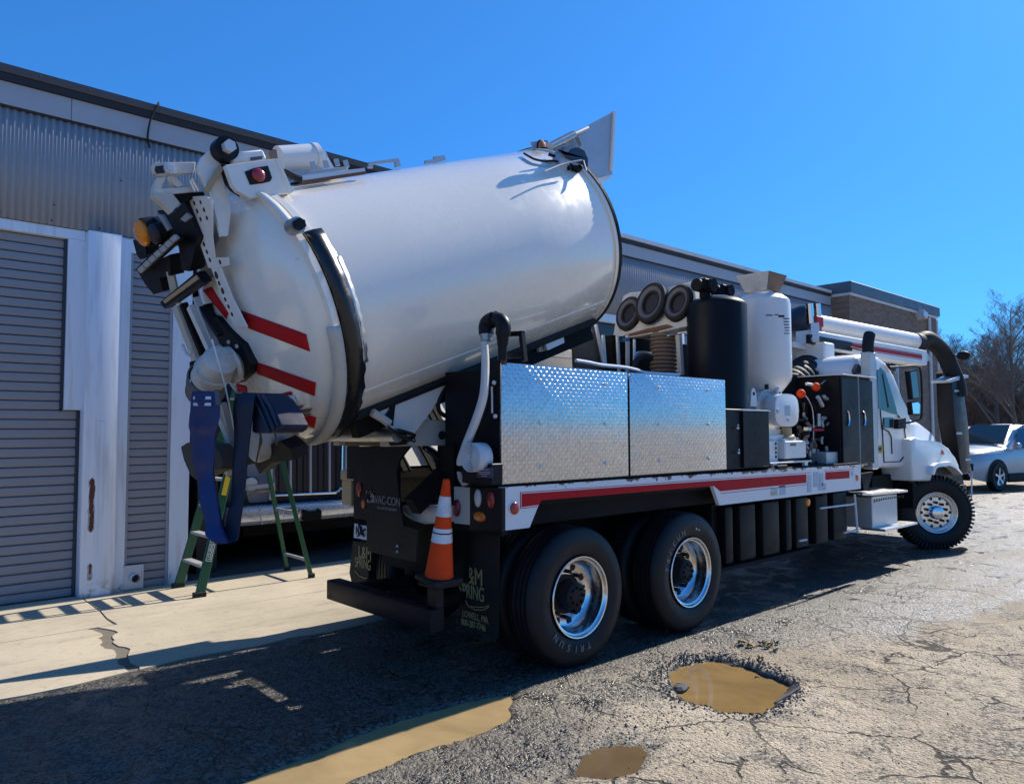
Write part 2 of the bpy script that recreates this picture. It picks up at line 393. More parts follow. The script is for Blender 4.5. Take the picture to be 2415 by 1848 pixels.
k2 = n.math('MULTIPLY', n.math('SUBTRACT', 1.0, n.ramp_(e2, .012, .05)), n.math('MULTIPLY', n.ramp_(n.noise(p, 1.0, 3, .6, .3), .55, .63), .9))
crk = n.math('MAXIMUM', k1, k2)
# dust-filled surface: fines between stones, with clusters of bare dark aggregate
bare = n.math('MULTIPLY', n.ramp_(n.math('ADD', n.math('MULTIPLY', mid, .6), n.math('MULTIPLY', fine, .4)), .46, .60), 1.0)
dust = n.mix(n.ramp_(big, .32, .68), (.39, .315, .215), (.57, .475, .34))
dust = n.mix(n.math('MULTIPLY', n.ramp_(stone, .55, .25), .35), dust, (.16, .14, .115))
dark = n.mix(n.ramp_(stone, .35, .70), (.035, .032, .030), (.40, .35, .275))
dust = n.mix(n.math('MULTIPLY', bare, .85), dust, dark)
dust = n.mix(n.math('MULTIPLY', n.math('MULTIPLY', n.math('GREATER_THAN', cA, .90), n.math('SUBTRACT', 1.0, n.ramp_(dA, .25, .42))), .9), dust, (.028, .026, .025))
asph = n.mix(n.ramp_(stone, .30, .72), (.019, .0155, .0115), (.135, .122, .10))  # wet asphalt, darkened further to paint in the truck's shade
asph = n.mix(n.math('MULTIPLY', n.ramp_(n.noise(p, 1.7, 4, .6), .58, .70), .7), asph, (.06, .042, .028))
gsh = n.mix(n.ramp_(stone, .32, .66), (.030, .029, .027), (.26, .25, .235))  # wet gravel, its stones lightened to stand in for sky glare
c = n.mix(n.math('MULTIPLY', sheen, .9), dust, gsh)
c = n.mix(wet_shade, c, asph)
c = n.mix(n.math('MULTIPLY', crk, .92), c, (.018, .016, .015))
hz = n.ramp_(n.math('MULTIPLY', s_[2], -1), .008, .030)
c = n.mix(n.math('MULTIPLY', hz, .85), c, (.026, .023, .020))
wet_shade = n.math('MAXIMUM', wet_shade, n.math('MULTIPLY', sheen, .85))
rough = n.math('SUBTRACT', .92, n.math('MULTIPLY', wet_shade, n.math('MULTIPLY_ADD', n.ramp_(mid, .42, .62), .42, .36)), clamp=True)
n.set(Base_Color=c, Roughness=rough, Specular_IOR_Level=n.math('MULTIPLY_ADD', wet_shade, .45, .25))
hh = n.math('ADD', n.math('MULTIPLY', n.math('SUBTRACT', 1.0, dA), 1.0), n.math('ADD', n.math('MULTIPLY', fine, .9), n.math('MULTIPLY', n.math('SUBTRACT', 1.0, dB), .5)))
hh = n.math('SUBTRACT', hh, n.math('MULTIPLY', crk, 1.5))
n.bump(hh, .85, .012); MAT['asphalt_yard'] = n.m
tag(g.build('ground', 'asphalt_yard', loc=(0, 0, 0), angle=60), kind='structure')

def mud(name, col, rough=.04, spec=.3):
    n = N(name); p = n.pos(); f = n.noise(p, 2.0, 4, .6, 1.2)
    n.set(Base_Color=n.mix(n.ramp(f, .35, .7), col, tuple(x*.72 for x in col)), Roughness=rough, IOR=1.33, Specular_IOR_Level=spec)
    n.bump(n.noise(p, 5, 2), .012, .01); MAT[name] = n.m
mud('mud_water', (.27, .175, .07)); mud('mud_water_tan', (.40, .285, .14)); mud('clear_water', (.03, .03, .03), .0, 1.0); mud('mud_shallow', (.15, .10, .05), .15)
def puddle(cx, cy, rx, ry, z, mat, k=40):
    b = MB(); b.poly([(cx+rx*math.cos(2*math.pi*i/k), cy+ry*math.sin(2*math.pi*i/k), z) for i in range(k)])
    return tag(b.build('puddle', mat), kind='structure')
puddle(POT.x, POT.y, .74, .74, -.040, 'mud_water'); puddle(2.30, 3.64, 1.5, .62, -.0185, 'mud_water_tan'); puddle(3.10, 2.64, .5, .34, -.0200, 'mud_shallow')
# film of clear water lying in front of the truck (reflects the sky): irregular thin sheets
def film(pts, z=.012):
    c = sum((V(p) for p in pts), V((0, 0, 0)))/len(pts); out = []
    loop = bez([V(p) for p in pts]+[V(pts[0])], 14)[:-1]
    for q in loop:
        k = 1+.16*fbm(q.x, q.y, 1.3, 3); out.append((c.x+(q.x-c.x)*k, c.y+(q.y-c.y)*k, z))
    b = MB(); b.poly(out); return tag(b.build('puddle', 'clear_water'), kind='structure')
film([PZ(*q, 0) for q in ((2248, 1294), (2268, 1291), (2282, 1297), (2262, 1302))])

# loose grit around the pothole and on the yard
rs = random.Random(3); b = MB()
def pebble(b, c, r, rs):
    vs_ = []
    for i in range(6):
        a = i*math.pi/3+rs.random(); vs_.append(b.bm.verts.new((c[0]+r*math.cos(a)*rs.uniform(.7, 1.2), c[1]+r*math.sin(a)*rs.uniform(.7, 1.2), c[2]-r*.1)))
    t = b.bm.verts.new((c[0], c[1], c[2]+r*rs.uniform(.6, 1.1)))
    for i in range(6): b.bm.faces.new((vs_[i], vs_[(i+1) % 6], t))
for i in range(5200):
    k = rs.random()
    if k < .35:
        a = rs.uniform(0, 6.28); q = rs.gauss(1.12, .12); e1, e2 = .385*q*math.cos(a), .52*q*math.sin(a)
        x, y = POT.x+.66*e1+.75*e2, POT.y-.75*e1+.66*e2; r = rs.uniform(.003, .013)
    elif k < .62: x, y = rs.gauss(2.9, .7), rs.gauss(2.9, .22); r = rs.uniform(.003, .010)
    elif k < .8: x, y = rs.gauss(5.2, 1.2), rs.gauss(3.35, .15); r = rs.uniform(.003, .009)
    else: x, y = rs.uniform(1.5, 7.4), rs.uniform(1.5, 3.4); r = rs.uniform(.002, .008)
    h = ground_h(x, y)
    if h < -.03: continue
    pebble(b, (x, y, h), r, rs)
paint('pebbles', (.085, .08, .078), .9, .5, (.25, .22, .18), dscale=30)
tag(b.build('gravel', 'pebbles', smooth=False), 'small dark loose stones strewn round the pothole', 'gravel', kind='stuff')
# a lump of asphalt lying in the pothole, dry leaves on its rim
b = MB(); c = PZ(1608, 1622, -.03)
for i in range(3): b.lathe([(0, -.02), (.05, -.012), (.055, .004), (.03, .022), (0, .026)], c+V((.03*i-.03, .012*i, 0)), (0.1*i, .1, 1), 7)
tag(b.build('asphalt_lump', 'pebbles', smooth=False), 'dark lump of broken asphalt sticking out of the muddy pothole water', 'rubble')
b = MB(); pts = [PZ(*q, 0) for q in ((1818, 1636), (1845, 1622), (1872, 1618), (1884, 1628), (1860, 1642), (1830, 1648))]
b.prism([V((q.x, q.y, ground_h(q.x, q.y)-.012)) for q in pts], (0, 0, .028), .006)
tag(b.build('asphalt_lump', 'pebbles', smooth=False), 'flat broken slab of asphalt on the pothole rim beside the puddle', 'rubble')
paint('leaf_tan', (.36, .23, .09), .8, .3, (.12, .07, .03), dscale=30); paint('leaf_brown', (.10, .065, .02), .8, .3, dscale=30)
rs = random.Random(5)
for i, (px, py, k) in enumerate(((1748, 1518, 0), (1768, 1524, 0), (1796, 1520, 1), (1808, 1530, 0), (1826, 1535, 0), (1829, 1519, 1), (1794, 1556, 0), (1785, 1580, 0), (1815, 1524, 1))):
    c = PZ(px, py, .0); c.z = ground_h(c.x, c.y)+.014; a0 = rs.uniform(0, 6.28); b = MB(); s = rs.uniform(.035, .06); pts = []
    prof = [1, .5, .85, .42, .8, .4, .6, .3, .25, .3, .6, .4, .8, .42, .85, .5]
    for j, q in enumerate(prof):
        a = a0+2*math.pi*j/len(prof); pts.append(c+V((s*q*math.cos(a), s*q*math.sin(a), .018*math.sin(a*2+i)+.012*q)))
    cv = b.bm.verts.new(c+V((0, 0, .004))); vv = [b.bm.verts.new(q) for q in pts]
    for j in range(len(vv)): b.bm.faces.new((cv, vv[j], vv[(j+1) % len(vv)]))
    tag(b.build('dry_leaf', 'leaf_brown' if k else 'leaf_tan', solid=.0015), 'dark olive brown dry leaf in the litter above the pothole' if k else 'pale tan dry oak leaf in the litter above the pothole', 'leaf', 'dry leaves by the pothole' if not k else 'dark dry leaves by the pothole')

# ================================================================ CONCRETE APRON
n = N('concrete'); p = n.pos(); f = n.noise(p, 1.1, 6, .65, .4); f2 = n.noise(p, 14, 5, .7)
c = n.mix(n.ramp(f, .35, .72), (.52, .445, .325), (.40, .345, .255)); c = n.mix(n.math('MULTIPLY', n.ramp(f2, .55, .72), .45), c, (.22, .19, .15))
c = n.mix(n.math('MULTIPLY', n.ramp(n.noise(n.mapv(p, (.6, 2.5, 1)), 1.2, 5, .65), .56, .70), .55), c, (.20, .17, .135))
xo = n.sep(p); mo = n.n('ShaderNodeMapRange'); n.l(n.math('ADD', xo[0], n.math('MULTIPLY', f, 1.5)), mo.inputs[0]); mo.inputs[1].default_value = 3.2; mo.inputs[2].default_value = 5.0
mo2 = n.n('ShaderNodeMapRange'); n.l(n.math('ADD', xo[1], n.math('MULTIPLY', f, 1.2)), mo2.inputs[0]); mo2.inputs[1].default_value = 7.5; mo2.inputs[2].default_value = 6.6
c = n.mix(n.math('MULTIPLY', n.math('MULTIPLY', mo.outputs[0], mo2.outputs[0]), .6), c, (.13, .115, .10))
n.set(Base_Color=c, Roughness=.9, Specular_IOR_Level=.25); n.bump(n.math('ADD', f2, n.noise(p, 90, 3)), .35, .005); MAT['concrete'] = n.m
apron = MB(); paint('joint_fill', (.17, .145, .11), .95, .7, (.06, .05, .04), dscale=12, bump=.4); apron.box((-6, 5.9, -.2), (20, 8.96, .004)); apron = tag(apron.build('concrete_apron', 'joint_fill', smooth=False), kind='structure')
rj = random.Random(11)
def jag(x, y0, y1, a, k=22): return [(x+(a*(rj.random()-.5)+.05*math.sin(i*.7)*(a > .03))+(.25*(y1-y0)*0), y0+(y1-y0)*i/k) for i in range(k+1)]
def slab(pl, z=.012):
    b = MB(); b.prism([(x, y, -.1) for x, y in pl], (0, 0, .1+z)); b.build('concrete_slab', 'concrete', apron, smooth=False)
cr = [(1.930, 7.40), (1.915, 7.70), (1.95, 8.05), (1.955, 8.95)]
lo_l = [(1.62+.10*(y-5.9)/1.5+.05*(rj.random()-.5)+.02*math.sin(y*9), y) for y in [5.9+i*.075 for i in range(21)]]
lo_r = [(x+.095+.05*(rj.random()-.5), y) for x, y in lo_l]
slab([(-6, 7.41), (1.900, 7.41)]+[(x-.012+.012*rj.random(), y) for x, y in cr[1:]]+[(-6, 8.95)])
slab([(x+.012*rj.random(), y) for x, y in cr]+[(4.9, 8.95), (4.9, 7.42)])
slab([(4.912, 7.42), (4.912, 8.95), (12, 8.95), (12, 7.42)]); slab([(12.012, 7.42), (12.012, 8.95), (19.9, 8.95), (19.9, 7.42)])
jagy = [(-6+i*.25, 5.86+.10*math.sin(i*1.7)*rj.random()) for i in range(31)]
slab([q for q in jagy if q[0] < 1.55]+lo_l+[(-6, 7.395)])
slab(lo_r[::-1]+[(2+i*.3, 5.88+.08*rj.random()) for i in range(10)]+[(4.9, 5.9), (4.9, 7.405)])
slab([(4.912, 5.9), (4.912, 7.405), (12, 7.405), (12, 5.95)])

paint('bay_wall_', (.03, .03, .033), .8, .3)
# ================================================================ WORKSHOP BUILDING
YW = 8.92
bld = thing('workshop_building', 'long grey corrugated metal workshop with white steel pillars and slatted doors', 'building', (9, YW, 0))
def bpart(name, mat, lo, hi, bev=.004, smooth=True):
    b = MB(); b.box(lo, hi, bev); return b.build(name, mat, bld, smooth)
# corrugated cladding, one sheet after another
PIT = .0677; NW = 12; SW = PIT*NW
b = MB(); rows = []
for z in (3.885, 5.06):
    rows.append([V((i*PIT/8, YW-.02-.010*math.cos(2*math.pi*i/8), z)) for i in range(NW*8+3)])
b.grid(rows); sheet0 = b.build('corrugated_panel', 'wall_grey', bld, loc=(0, YW, 0), angle=80, solid=.0015)
x = -6*SW-.3; first = True
while x < 19.4:
    if first: sheet0.location = V((x, YW, 0))-wloc(bld); first = False
    else:
        o = inst(sheet0, 'corrugated_panel', (x, YW+(.0018 if int(round(x/SW)) % 2 else 0), 0), bld)
        md = o.modifiers.new('solid', 'SOLIDIFY'); md.thickness = .0015; md.offset = 0
    x += SW
bs = MB(); bs.sphere((0, 0, 0), .009, 4); scr = bs.build('screw', 'gutter_dark', bld, loc=(0, 0, 0)); scr.location = V((.62, YW-.034, 4.55))-wloc(bld)
for sx_, sz in ((.62, 4.28), (1.62, 4.1), (2.25, 4.5), (-.1, 3.93), (.3, 3.93), (.72, 3.93), (1.15, 3.93), (1.6, 3.93), (2.05, 3.93), (2.5, 3.93), (2.9, 3.93), (11.7, 4.55), (12.4, 4.1)):
    inst(scr, 'screw', (sx_, YW-.032, sz), bld)
paint('fascia', (.38, .405, .45), .45, .25, (.2, .19, .17), dscale=2)
fx = [-5, -1.9, 1.75, 4.85, 7.9, 11.0, 14.1, 16.8, 19.55]
for a, c in zip(fx, fx[1:]): bpart('fascia_panel', 'fascia', (a+.002, YW-.05, 5.035), (c-.002, YW+.1, 5.27))
bpart('fascia_drip', 'gutter_dark', (-5, YW-.046, 5.012), (19.55, YW+.08, 5.033))
bpart('gutter', 'gutter_dark', (-5, YW-.085, 5.272), (19.5, YW+.1, 5.345))
b = MB(); b.prism([(-5, YW-.09, 5.348), (-5, YW-.10, 5.36), (-5, YW-.10, 5.43), (-5, YW+.05, 5.45), (-5, YW+.05, 5.348)], (13.2, 0, 0)); b.build('roof_edge', 'roof_brown', bld, smooth=False)
paint('roof_trim_white', (.66, .68, .70), .35, .2)
b = MB(); b.prism([(8.203, YW-.09, 5.35), (8.203, YW-.105, 5.36), (8.203, YW-.105, 5.425), (8.203, YW+.05, 5.45), (8.203, YW+.05, 5.35)], (11.29, 0, 0)); b.build('roof_edge', 'roof_trim_white', bld, smooth=False)  # far stretch of the edge: sunlight put into the colour as white
b = MB(); b.prism([(-5, YW+.05, 5.40), (-5, 18, 6.6), (-5, 18, 6.68), (-5, YW+.05, 5.47)], (24.4, 0, 0)); b.build('roof', 'wall_grey', bld, smooth=False)
rf = [(.4, .45), (1.45, .5), (1.9, .6), (2.35, .4), (3.1, .5), (4.0, .5)]
for x_, _ in rf: inst(scr, 'screw', (x_, YW-.101, 5.39), bld)
# black cable hanging over the eave
b = MB(); b.tube(bez([(2.62, YW-.02, 5.46), (2.59, YW-.14, 5.44), (2.52, YW-.12, 5.25), (2.50, YW-.08, 5.05), (2.53, YW-.06, 4.93)], 8), .011, 7); b.build('cable', 'rubber', bld)
# header, jambs, pillars
bpart('header_beam', 'pillar_paint', (-5, YW-.01, 3.775), (1.925, YW+.12, 3.882)); bpart('header_beam', 'pillar_paint', (2.25, YW-.008, 3.72), (19.5, YW+.12, 3.880))
bpart('rust_seam', 'rust_brown', (-5, YW-.016, 3.880), (19.5, YW+.02, 3.888), 0)
def pillar(x0, w=.33):
    b = MB(); b.box((x0, YW-.125, .012), (x0+w, YW+.1, 3.874), .012, 2); b.build('pillar', 'pillar_paint', bld)
    b = MB(); b.box((x0+.14, YW-.134, .013), (x0+.20, YW-.12, 1.85), .006); b.build('pillar_guard', 'pillar_paint', bld)
pillar(1.925)
bpart('door_jamb', 'pillar_paint', (1.765, YW-.012, 1.965), (1.928, YW+.09, 3.774)); bpart('door_jamb', 'pillar_paint', (2.256, YW-.04, .012), (2.372, YW+.08, 3.86)); bpart('door_jamb', 'pillar_paint', (2.835, YW-.02, .012), (3.045, YW+.25, 3.86))
bpart('guide_rail', 'navy_panel', (1.735, YW+.03, 1.97), (1.766, YW+.10, 3.774)); bpart('guide_rail', 'navy_panel', (1.893, YW+.03, .01), (1.924, YW+.10, 1.963))
bpart('guide_rail', 'wall_grey', (2.373, YW-.01, .27), (2.405, YW+.06, 3.72)); bpart('guide_rail', 'wall_grey', (2.805, YW-.01, .012), (2.834, YW+.06, 3.72))
def slatmesh(x0, x1, h, y):
    b = MB(); prof = [(0, 0), (-.012, .012), (-.016, h*.45), (-.012, h*.86), (0, h*.93), (.012, h*.95), (.012, 0)]
    b.prism([(x0, y+dy, dz) for dy, dz in prof], (x1-x0, 0, 0)); return b
def door(x0, x1, z0, z1, h, y, name='door_slat', mat='door_grey', step=None):
    k = int(round((z1-z0)/h)); h = (z1-z0)/k; src = None
    for i in range(k):
        z = z0+i*h; xx1 = x1
        if src is None: src = slatmesh(x0, x1, h, y).build(name, mat, bld, loc=((x0+x1)/2, y, 0)); src.location.z = z; zz = src
        else: o = inst(src, name, ((x0+x1)/2, y, z), bld)
door(-3.2, 1.893, .012, 1.965, .0976, YW+.075); door(-3.2, 1.735, 1.965, 3.775, .0976, YW+.075)
door(2.405, 2.805, .012, 3.72, .0915, YW+.02, 'siding_slat')
bpart('door_sill', 'rubber', (-3.2, YW+.02, .0), (1.9, YW+.13, .011), 0)
b = MB(); b.box((2.365, YW-.045, .018), (2.56, YW+.01, .272), .006); vp = b.build('vent_plate', 'zinc_light', bld)
b = MB(); b.lathe([(.046, -.085), (.050, -.085), (.050, .02), (.046, .02)], (2.47, YW-.05, .145), (0, 1, 0), 24, close=True); b.build('vent_pipe', 'pipe_white', vp)
b = MB(); b.cyl((2.47, YW-.052, .145), (2.47, YW-.047, .145), .046, 20); b.build('vent_opening', 'gutter_dark', vp)
b = MB()
for lo, hi in (((2.36, YW-.055, .262), (2.566, YW-.03, .280)), ((2.548, YW-.055, .016), (2.566, YW-.03, .262))): b.box(lo, hi, .003)
b.build('vent_frame', 'zinc_light', vp)
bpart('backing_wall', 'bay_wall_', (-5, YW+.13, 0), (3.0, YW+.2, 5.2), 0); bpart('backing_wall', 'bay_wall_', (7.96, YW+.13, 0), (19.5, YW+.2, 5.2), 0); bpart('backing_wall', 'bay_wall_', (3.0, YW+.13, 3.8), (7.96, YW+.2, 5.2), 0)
# open bay: inside walls
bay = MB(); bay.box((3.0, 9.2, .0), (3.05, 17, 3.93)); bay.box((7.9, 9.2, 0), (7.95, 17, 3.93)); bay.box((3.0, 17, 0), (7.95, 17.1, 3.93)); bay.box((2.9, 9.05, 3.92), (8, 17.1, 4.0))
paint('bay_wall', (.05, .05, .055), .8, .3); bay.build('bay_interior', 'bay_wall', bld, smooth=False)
pillar(7.6); pillar(12.4); pillar(17.0)
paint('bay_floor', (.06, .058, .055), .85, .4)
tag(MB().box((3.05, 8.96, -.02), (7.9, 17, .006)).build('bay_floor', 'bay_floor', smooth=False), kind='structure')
door(7.95, 12.38, .012, 3.72, .31, YW+.06, 'door_panel', 'teal_door'); door(12.75, 16.98, .012, 3.72, .31, YW+.06, 'door_panel', 'door_grey'); door(17.35, 19.5, .012, 3.72, .31, YW+.06, 'door_panel', 'door_grey')

# ================================================================ BRICK BUILDING
n = N('brick_wall'); p = n.pos(); s_ = n.sep(p)
cb = n.n('ShaderNodeCombineXYZ'); n.l(n.math('ADD', s_[0], s_[1]), cb.inputs[0]); n.l(s_[2], cb.inputs[1])
br = n.n('ShaderNodeTexBrick'); n.l(cb.outputs[0], br.inputs['Vector']); br.inputs['Scale'].default_value = 1.0; br.inputs['Brick Width'].default_value = .21; br.inputs['Row Height'].default_value = .072; br.inputs['Mortar Size'].default_value = .007; br.offset = .5
br.inputs['Color1'].default_value = (.31, .19, .115, 1); br.inputs['Color2'].default_value = (.19, .12, .08, 1); br.inputs['Mortar'].default_value = (.20, .185, .165, 1)
f = n.noise(p, 2.2, 5, .6); c = n.mix(n.math('MULTIPLY', n.ramp(f, .45, .75), .3), br.outputs['Color'], (.12, .10, .085))
n.set(Base_Color=c, Roughness=.9); n.bump(br.outputs['Fac'], -.6, .01); MAT['brick_wall'] = n.m
YB = 8.42; bx0, bx1 = 19.62, 26.0; zt = 5.62
brk = thing('brick_building', 'brown brick building with flat roof at the far end of the metal workshop', 'building', (23, YB, 0))
wz0, wz1 = 2.55, 4.05; wx0 = PY(2086, 880, YB).x; wx1 = PY(2123, 900, YB).x
b = MB()
for lo, hi in (((bx0, YB, 0), (wx0, YB+.3, zt-.36)), ((wx1, YB, 0), (bx1, YB+.3, zt-.36)), ((wx0, YB, 0), (wx1, YB+.3, wz0)), ((wx0, YB, wz1), (wx1, YB+.3, zt-.36))): b.box(lo, hi)
b.box((bx0, YB+.3, 0), (bx0+.3, 16, zt-.36)); b.box((bx1-.3, YB+.3, 0), (bx1, 16, zt-.36)); b.build('wall', 'brick_wall', brk, smooth=False)
b = MB(); b.box((bx0-.03, YB-.05, zt-.36), (bx1+.04, 16.1, zt-.29)); b.build('trim', 'roof_trim_white', brk, smooth=False)
paint('parapet_blue', (.08, .10, .125), .45, .2)
b = MB(); b.box((bx0-.07, YB-.09, zt-.288), (bx1+.10, 16.1, zt), .01); b.build('parapet', 'parapet_blue', brk)
win = MB(); win.box((wx0+.01, YB+.16, wz0+.01), (wx1-.01, YB+.17, wz1-.01)); win = win.build('window', 'glass_sky', brk, smooth=False)
b = MB(); t = .07
for lo, hi in (((wx0, YB+.02, wz0), (wx0+t, YB+.16, wz1)), ((wx1-t, YB+.02, wz0), (wx1, YB+.16, wz1)), ((wx0, YB+.02, wz1-t), (wx1, YB+.16, wz1)), (((wx0+wx1)/2-t/2, YB+.05, wz0), ((wx0+wx1)/2+t/2, YB+.16, wz1)), ((wx0, YB+.06, (wz0+wz1)/2+.1), (wx1, YB+.16, (wz0+wz1)/2+.16))): b.box(lo, hi)
b.build('window_frame', 'car_white', win, smooth=False); b = MB(); b.box((wx0-.06, YB-.06, wz0-.07), (wx1+.06, YB+.16, wz0)); b.build('window_sill', 'car_white', win, smooth=False)
b = MB(); b.box((bx1-.02, YB-.04, 0), (bx1+.06, YB+.05, zt-.4)); b.tube([(bx1-.75, YB-.05, .1), (bx1-.75, YB-.05, zt-.4)], .05, 8); b.build('downpipe', 'roof_trim_white', brk)
b = MB(); c = PY(2172, 742, YB-.1); b.obox(c, (.16, 0, -.03), (0, .14, 0), (.02, 0, .10), .01); b.bar(c+V((-.05, .05, -.1)), c+V((-.05, .35, -.25)), .06, .06); b.build('wall_lamp', 'zinc_light', brk)
# ================================================================ VACUUM TRUCK
truck = thing('vacuum_truck', 'white six-wheeled vacuum truck with its big steel debris tank tipped up', 'truck', (7.5, 4.95, 0))
YN, YF, YC = 3.757, 6.15, 4.95
def part(mb, name, mat, parent=truck, **k): return mb.build(name, mat, parent, **k)
def P3(lo, hi, name, mat, parent=truck, bev=.006, seg=1, **k):
    b = MB(); b.box(lo, hi, bev, seg); return b.build(name, mat, parent, **k)
def trace(pts, f, ext, name, mat, parent=truck, bev=0, **k):
    """outline traced on a plane f(px,py), given thickness ext"""
    b = MB(); b.prism([f(*q) for q in pts], ext, bev); return b.build(name, mat, parent, **k)
def disc(c, ax, r, t, name, mat, parent, n=20, dome=0):
    b = MB(); ax = V(ax).normalized()
    b.lathe([(0, 0), (r, 0), (r, t), (r*.8, t+dome*.6), (r*.4, t+dome*.95), (0, t+dome)] if dome else [(0, 0), (r, 0), (r, t), (0, t)], c, ax, n); return b.build(name, mat, parent)
nY = V((0, -1, 0)); nX = V((-1, 0, 0))
# ---------------- wheels
def tyre(mb, o, ax, w=.28, r=.51, ri=.292, lugs=False):
    h = w/2; gr = []
    prof = [(ri, -h*.78), (ri+.03, -h*.93), (ri+.10, -h), (r-.075, -h*.97), (r-.03, -h*.88), (r-.008, -h*.74)]
    for g in (-.5, -.17, .17, .5):
        prof += [(r, h*(g-.05)), (r-.014, h*(g-.045)), (r-.014, h*(g+.045)), (r, h*(g+.05))]
    prof += [(r-.008, h*.74), (r-.03, h*.88), (r-.075, h*.97), (r-.09, h*.985), (ri+.12, h), (ri+.10, h*1.0), (ri+.03, h*.93), (ri, h*.78)]
    mb.lathe(prof, o, ax, 56)
    if lugs:
        o, ax = V(o), V(ax).normalized(); e = ax.orthogonal().normalized(); f = ax.cross(e)
        for i in range(58):
            for s in (-1, 1):
                a = 2*math.pi*(i+(.5 if s > 0 else 0))/58; rad = e*math.cos(a)+f*math.sin(a); tan = ax.cross(rad)
                mb.obox(o+rad*(r+.004)+ax*s*h*.68, tan*.015, ax*(h*.28), rad*.010, .003)
                mb.obox(o+rad*(r-.035)+ax*s*h*.93, tan*.014, ax*(h*.07), rad*.026)
def letters(word, o, ax, r, size, a_mid, wheel, gap):
    o, ax = V(o), V(ax).normalized(); up = V((0, 0, 1)); rt = up.cross(ax).normalized()   # right as seen from outside
    for i, ch in enumerate(word):
        a = a_mid - (i-(len(word)-1)/2)*gap; d = rt*math.cos(a)+up*math.sin(a); t = rt*math.sin(a)-up*math.cos(a)
        text(ch, size, o+d*r-t*size*.3, t, d, 'grey_letter', wheel, 'lettering', .003)
def dual(x, y, s, full=True):
    """outer + inner tyre; y = outer rim flange, s = -1 near side, +1 far side"""
    ax = V((0, s, 0)); o = V((x, y-s*.13, .508)); b = MB()
    rim = [(.296, .128), (.299, .133), (.296, .138), (.287, .136), (.278, .118), (.266, .112), (.262, .06), (.268, .03), (.262, .012), (.238, -.02), (.225, -.028), (.19, -.030), (.15, -.028), (.0, -.028)]
    b.lathe(rim, o, ax, 40); wh = b.build('wheel', 'rim_alu', truck)
    b = MB(); tyre(b, o, ax); b.build('tyre', 'tyre', wh)
    b = MB(); tyre(b, o-ax*.33, ax); b.lathe([(.29, -.1), (.29, .1)], o-ax*.33, ax, 24); b.build('inner_tyre', 'tyre', wh)
    b = MB(); b.lathe([(.145, -.03), (.145, -.012), (.115, -.008), (.105, .045), (.10, .085), (.085, .095), (.04, .097), (0, .097)], o, ax, 28)
    for i in range(8):
        a = 2*math.pi*i/8; c = o+V((math.cos(a)*.062, 0, math.sin(a)*.062)); b.cyl(c+ax*.09, c+ax*.112, .011, 6)
    b.build('hub', 'black', wh)
    b = MB(); b2 = MB()
    for i in range(10):
        a = 2*math.pi*i/10+.2; c = o+V((math.cos(a)*.167, 0, math.sin(a)*.167)); b.cyl(c-ax*.03, c+ax*.012, .017, 6)
        a = 2*math.pi*i/10+.2+math.pi/10; c = o+V((math.cos(a)*.207, 0, math.sin(a)*.207)); b2.cyl(c-ax*.029, c-ax*.0262, .028, 16)
    b.build('lug_nuts', 'black', wh); b2.bm.free()
    for i in range(10):
        a = 2*math.pi*i/10+.2+math.pi/10; c = o+V((math.cos(a)*.207, 0, math.sin(a)*.207)); q_ = MB(); q_.cyl(c-ax*.029, c-ax*.0262, .028, 16); q_.build('hand_hole', 'gutter_dark', wh)
    return wh, o, ax
X1, X2 = 4.106, 5.512
wh, o, ax = dual(X1, 3.777, -1); letters('TRISUN', o+ax*.1415, ax, .345, .068, R(-108), wh, .205)
wh, o, ax = dual(X2, 3.777, -1); letters('TRISUN', o+ax*.1415, ax, .345, .068, R(140), wh, .205)
b = MB(); c = o+ax*.142; b.sphere(c+V((.07, 0, .365)), .009, 6); b.sphere(c+V((.11, 0, .352)), .007, 6); b.build('white_mark', 'reflective', wh)
dual(X1, 6.13, 1); dual(X2, 6.13, 1)
def front(x, y, s, steer):
    ax = V((math.sin(steer)*-1*1, s*math.cos(steer), 0)) if s < 0 else V((math.sin(steer), math.cos(steer), 0)); c0 = V((x, y, .525)); b = MB()
    o = c0
    b.lathe([(.296, .135), (.300, .14), (.296, .146), (.286, .143), (.276, .10), (.262, .07), (.252, .062), (.235, .088), (.215, .104), (.16, .106), (.10, .106), (.0, .106)], o, ax, 40); wh = b.build('wheel', 'rim_alu', truck)
    b = MB(); tyre(b, o, ax, .31, .527, .294, True); b.build('tyre', 'tyre', wh)
    b = MB(); b.lathe([(.098, .10), (.098, .16), (.085, .185), (.05, .195), (0, .197)], o, ax, 24); b.build('hub', 'chrome', wh)
    b = MB(); b2 = MB(); e = V((0, 0, 1)); f = ax.cross(e)
    for i in range(10):
        a = 2*math.pi*i/10; d = e*math.cos(a)+f*math.sin(a); b.cyl(o+d*.143+ax*.10, o+d*.143+ax*.15, .020, 6)
        a += math.pi/10; d = e*math.cos(a)+f*math.sin(a); b2.cyl(o+d*.205+ax*.1035, o+d*.205+ax*.1062, .022, 14)
    b.build('lug_nuts', 'black', wh); b2.build('hand_holes', 'gutter_dark', wh)
front(11.98, 4.02, -1, R(44)); front(11.98, 5.88, 1, R(-44))
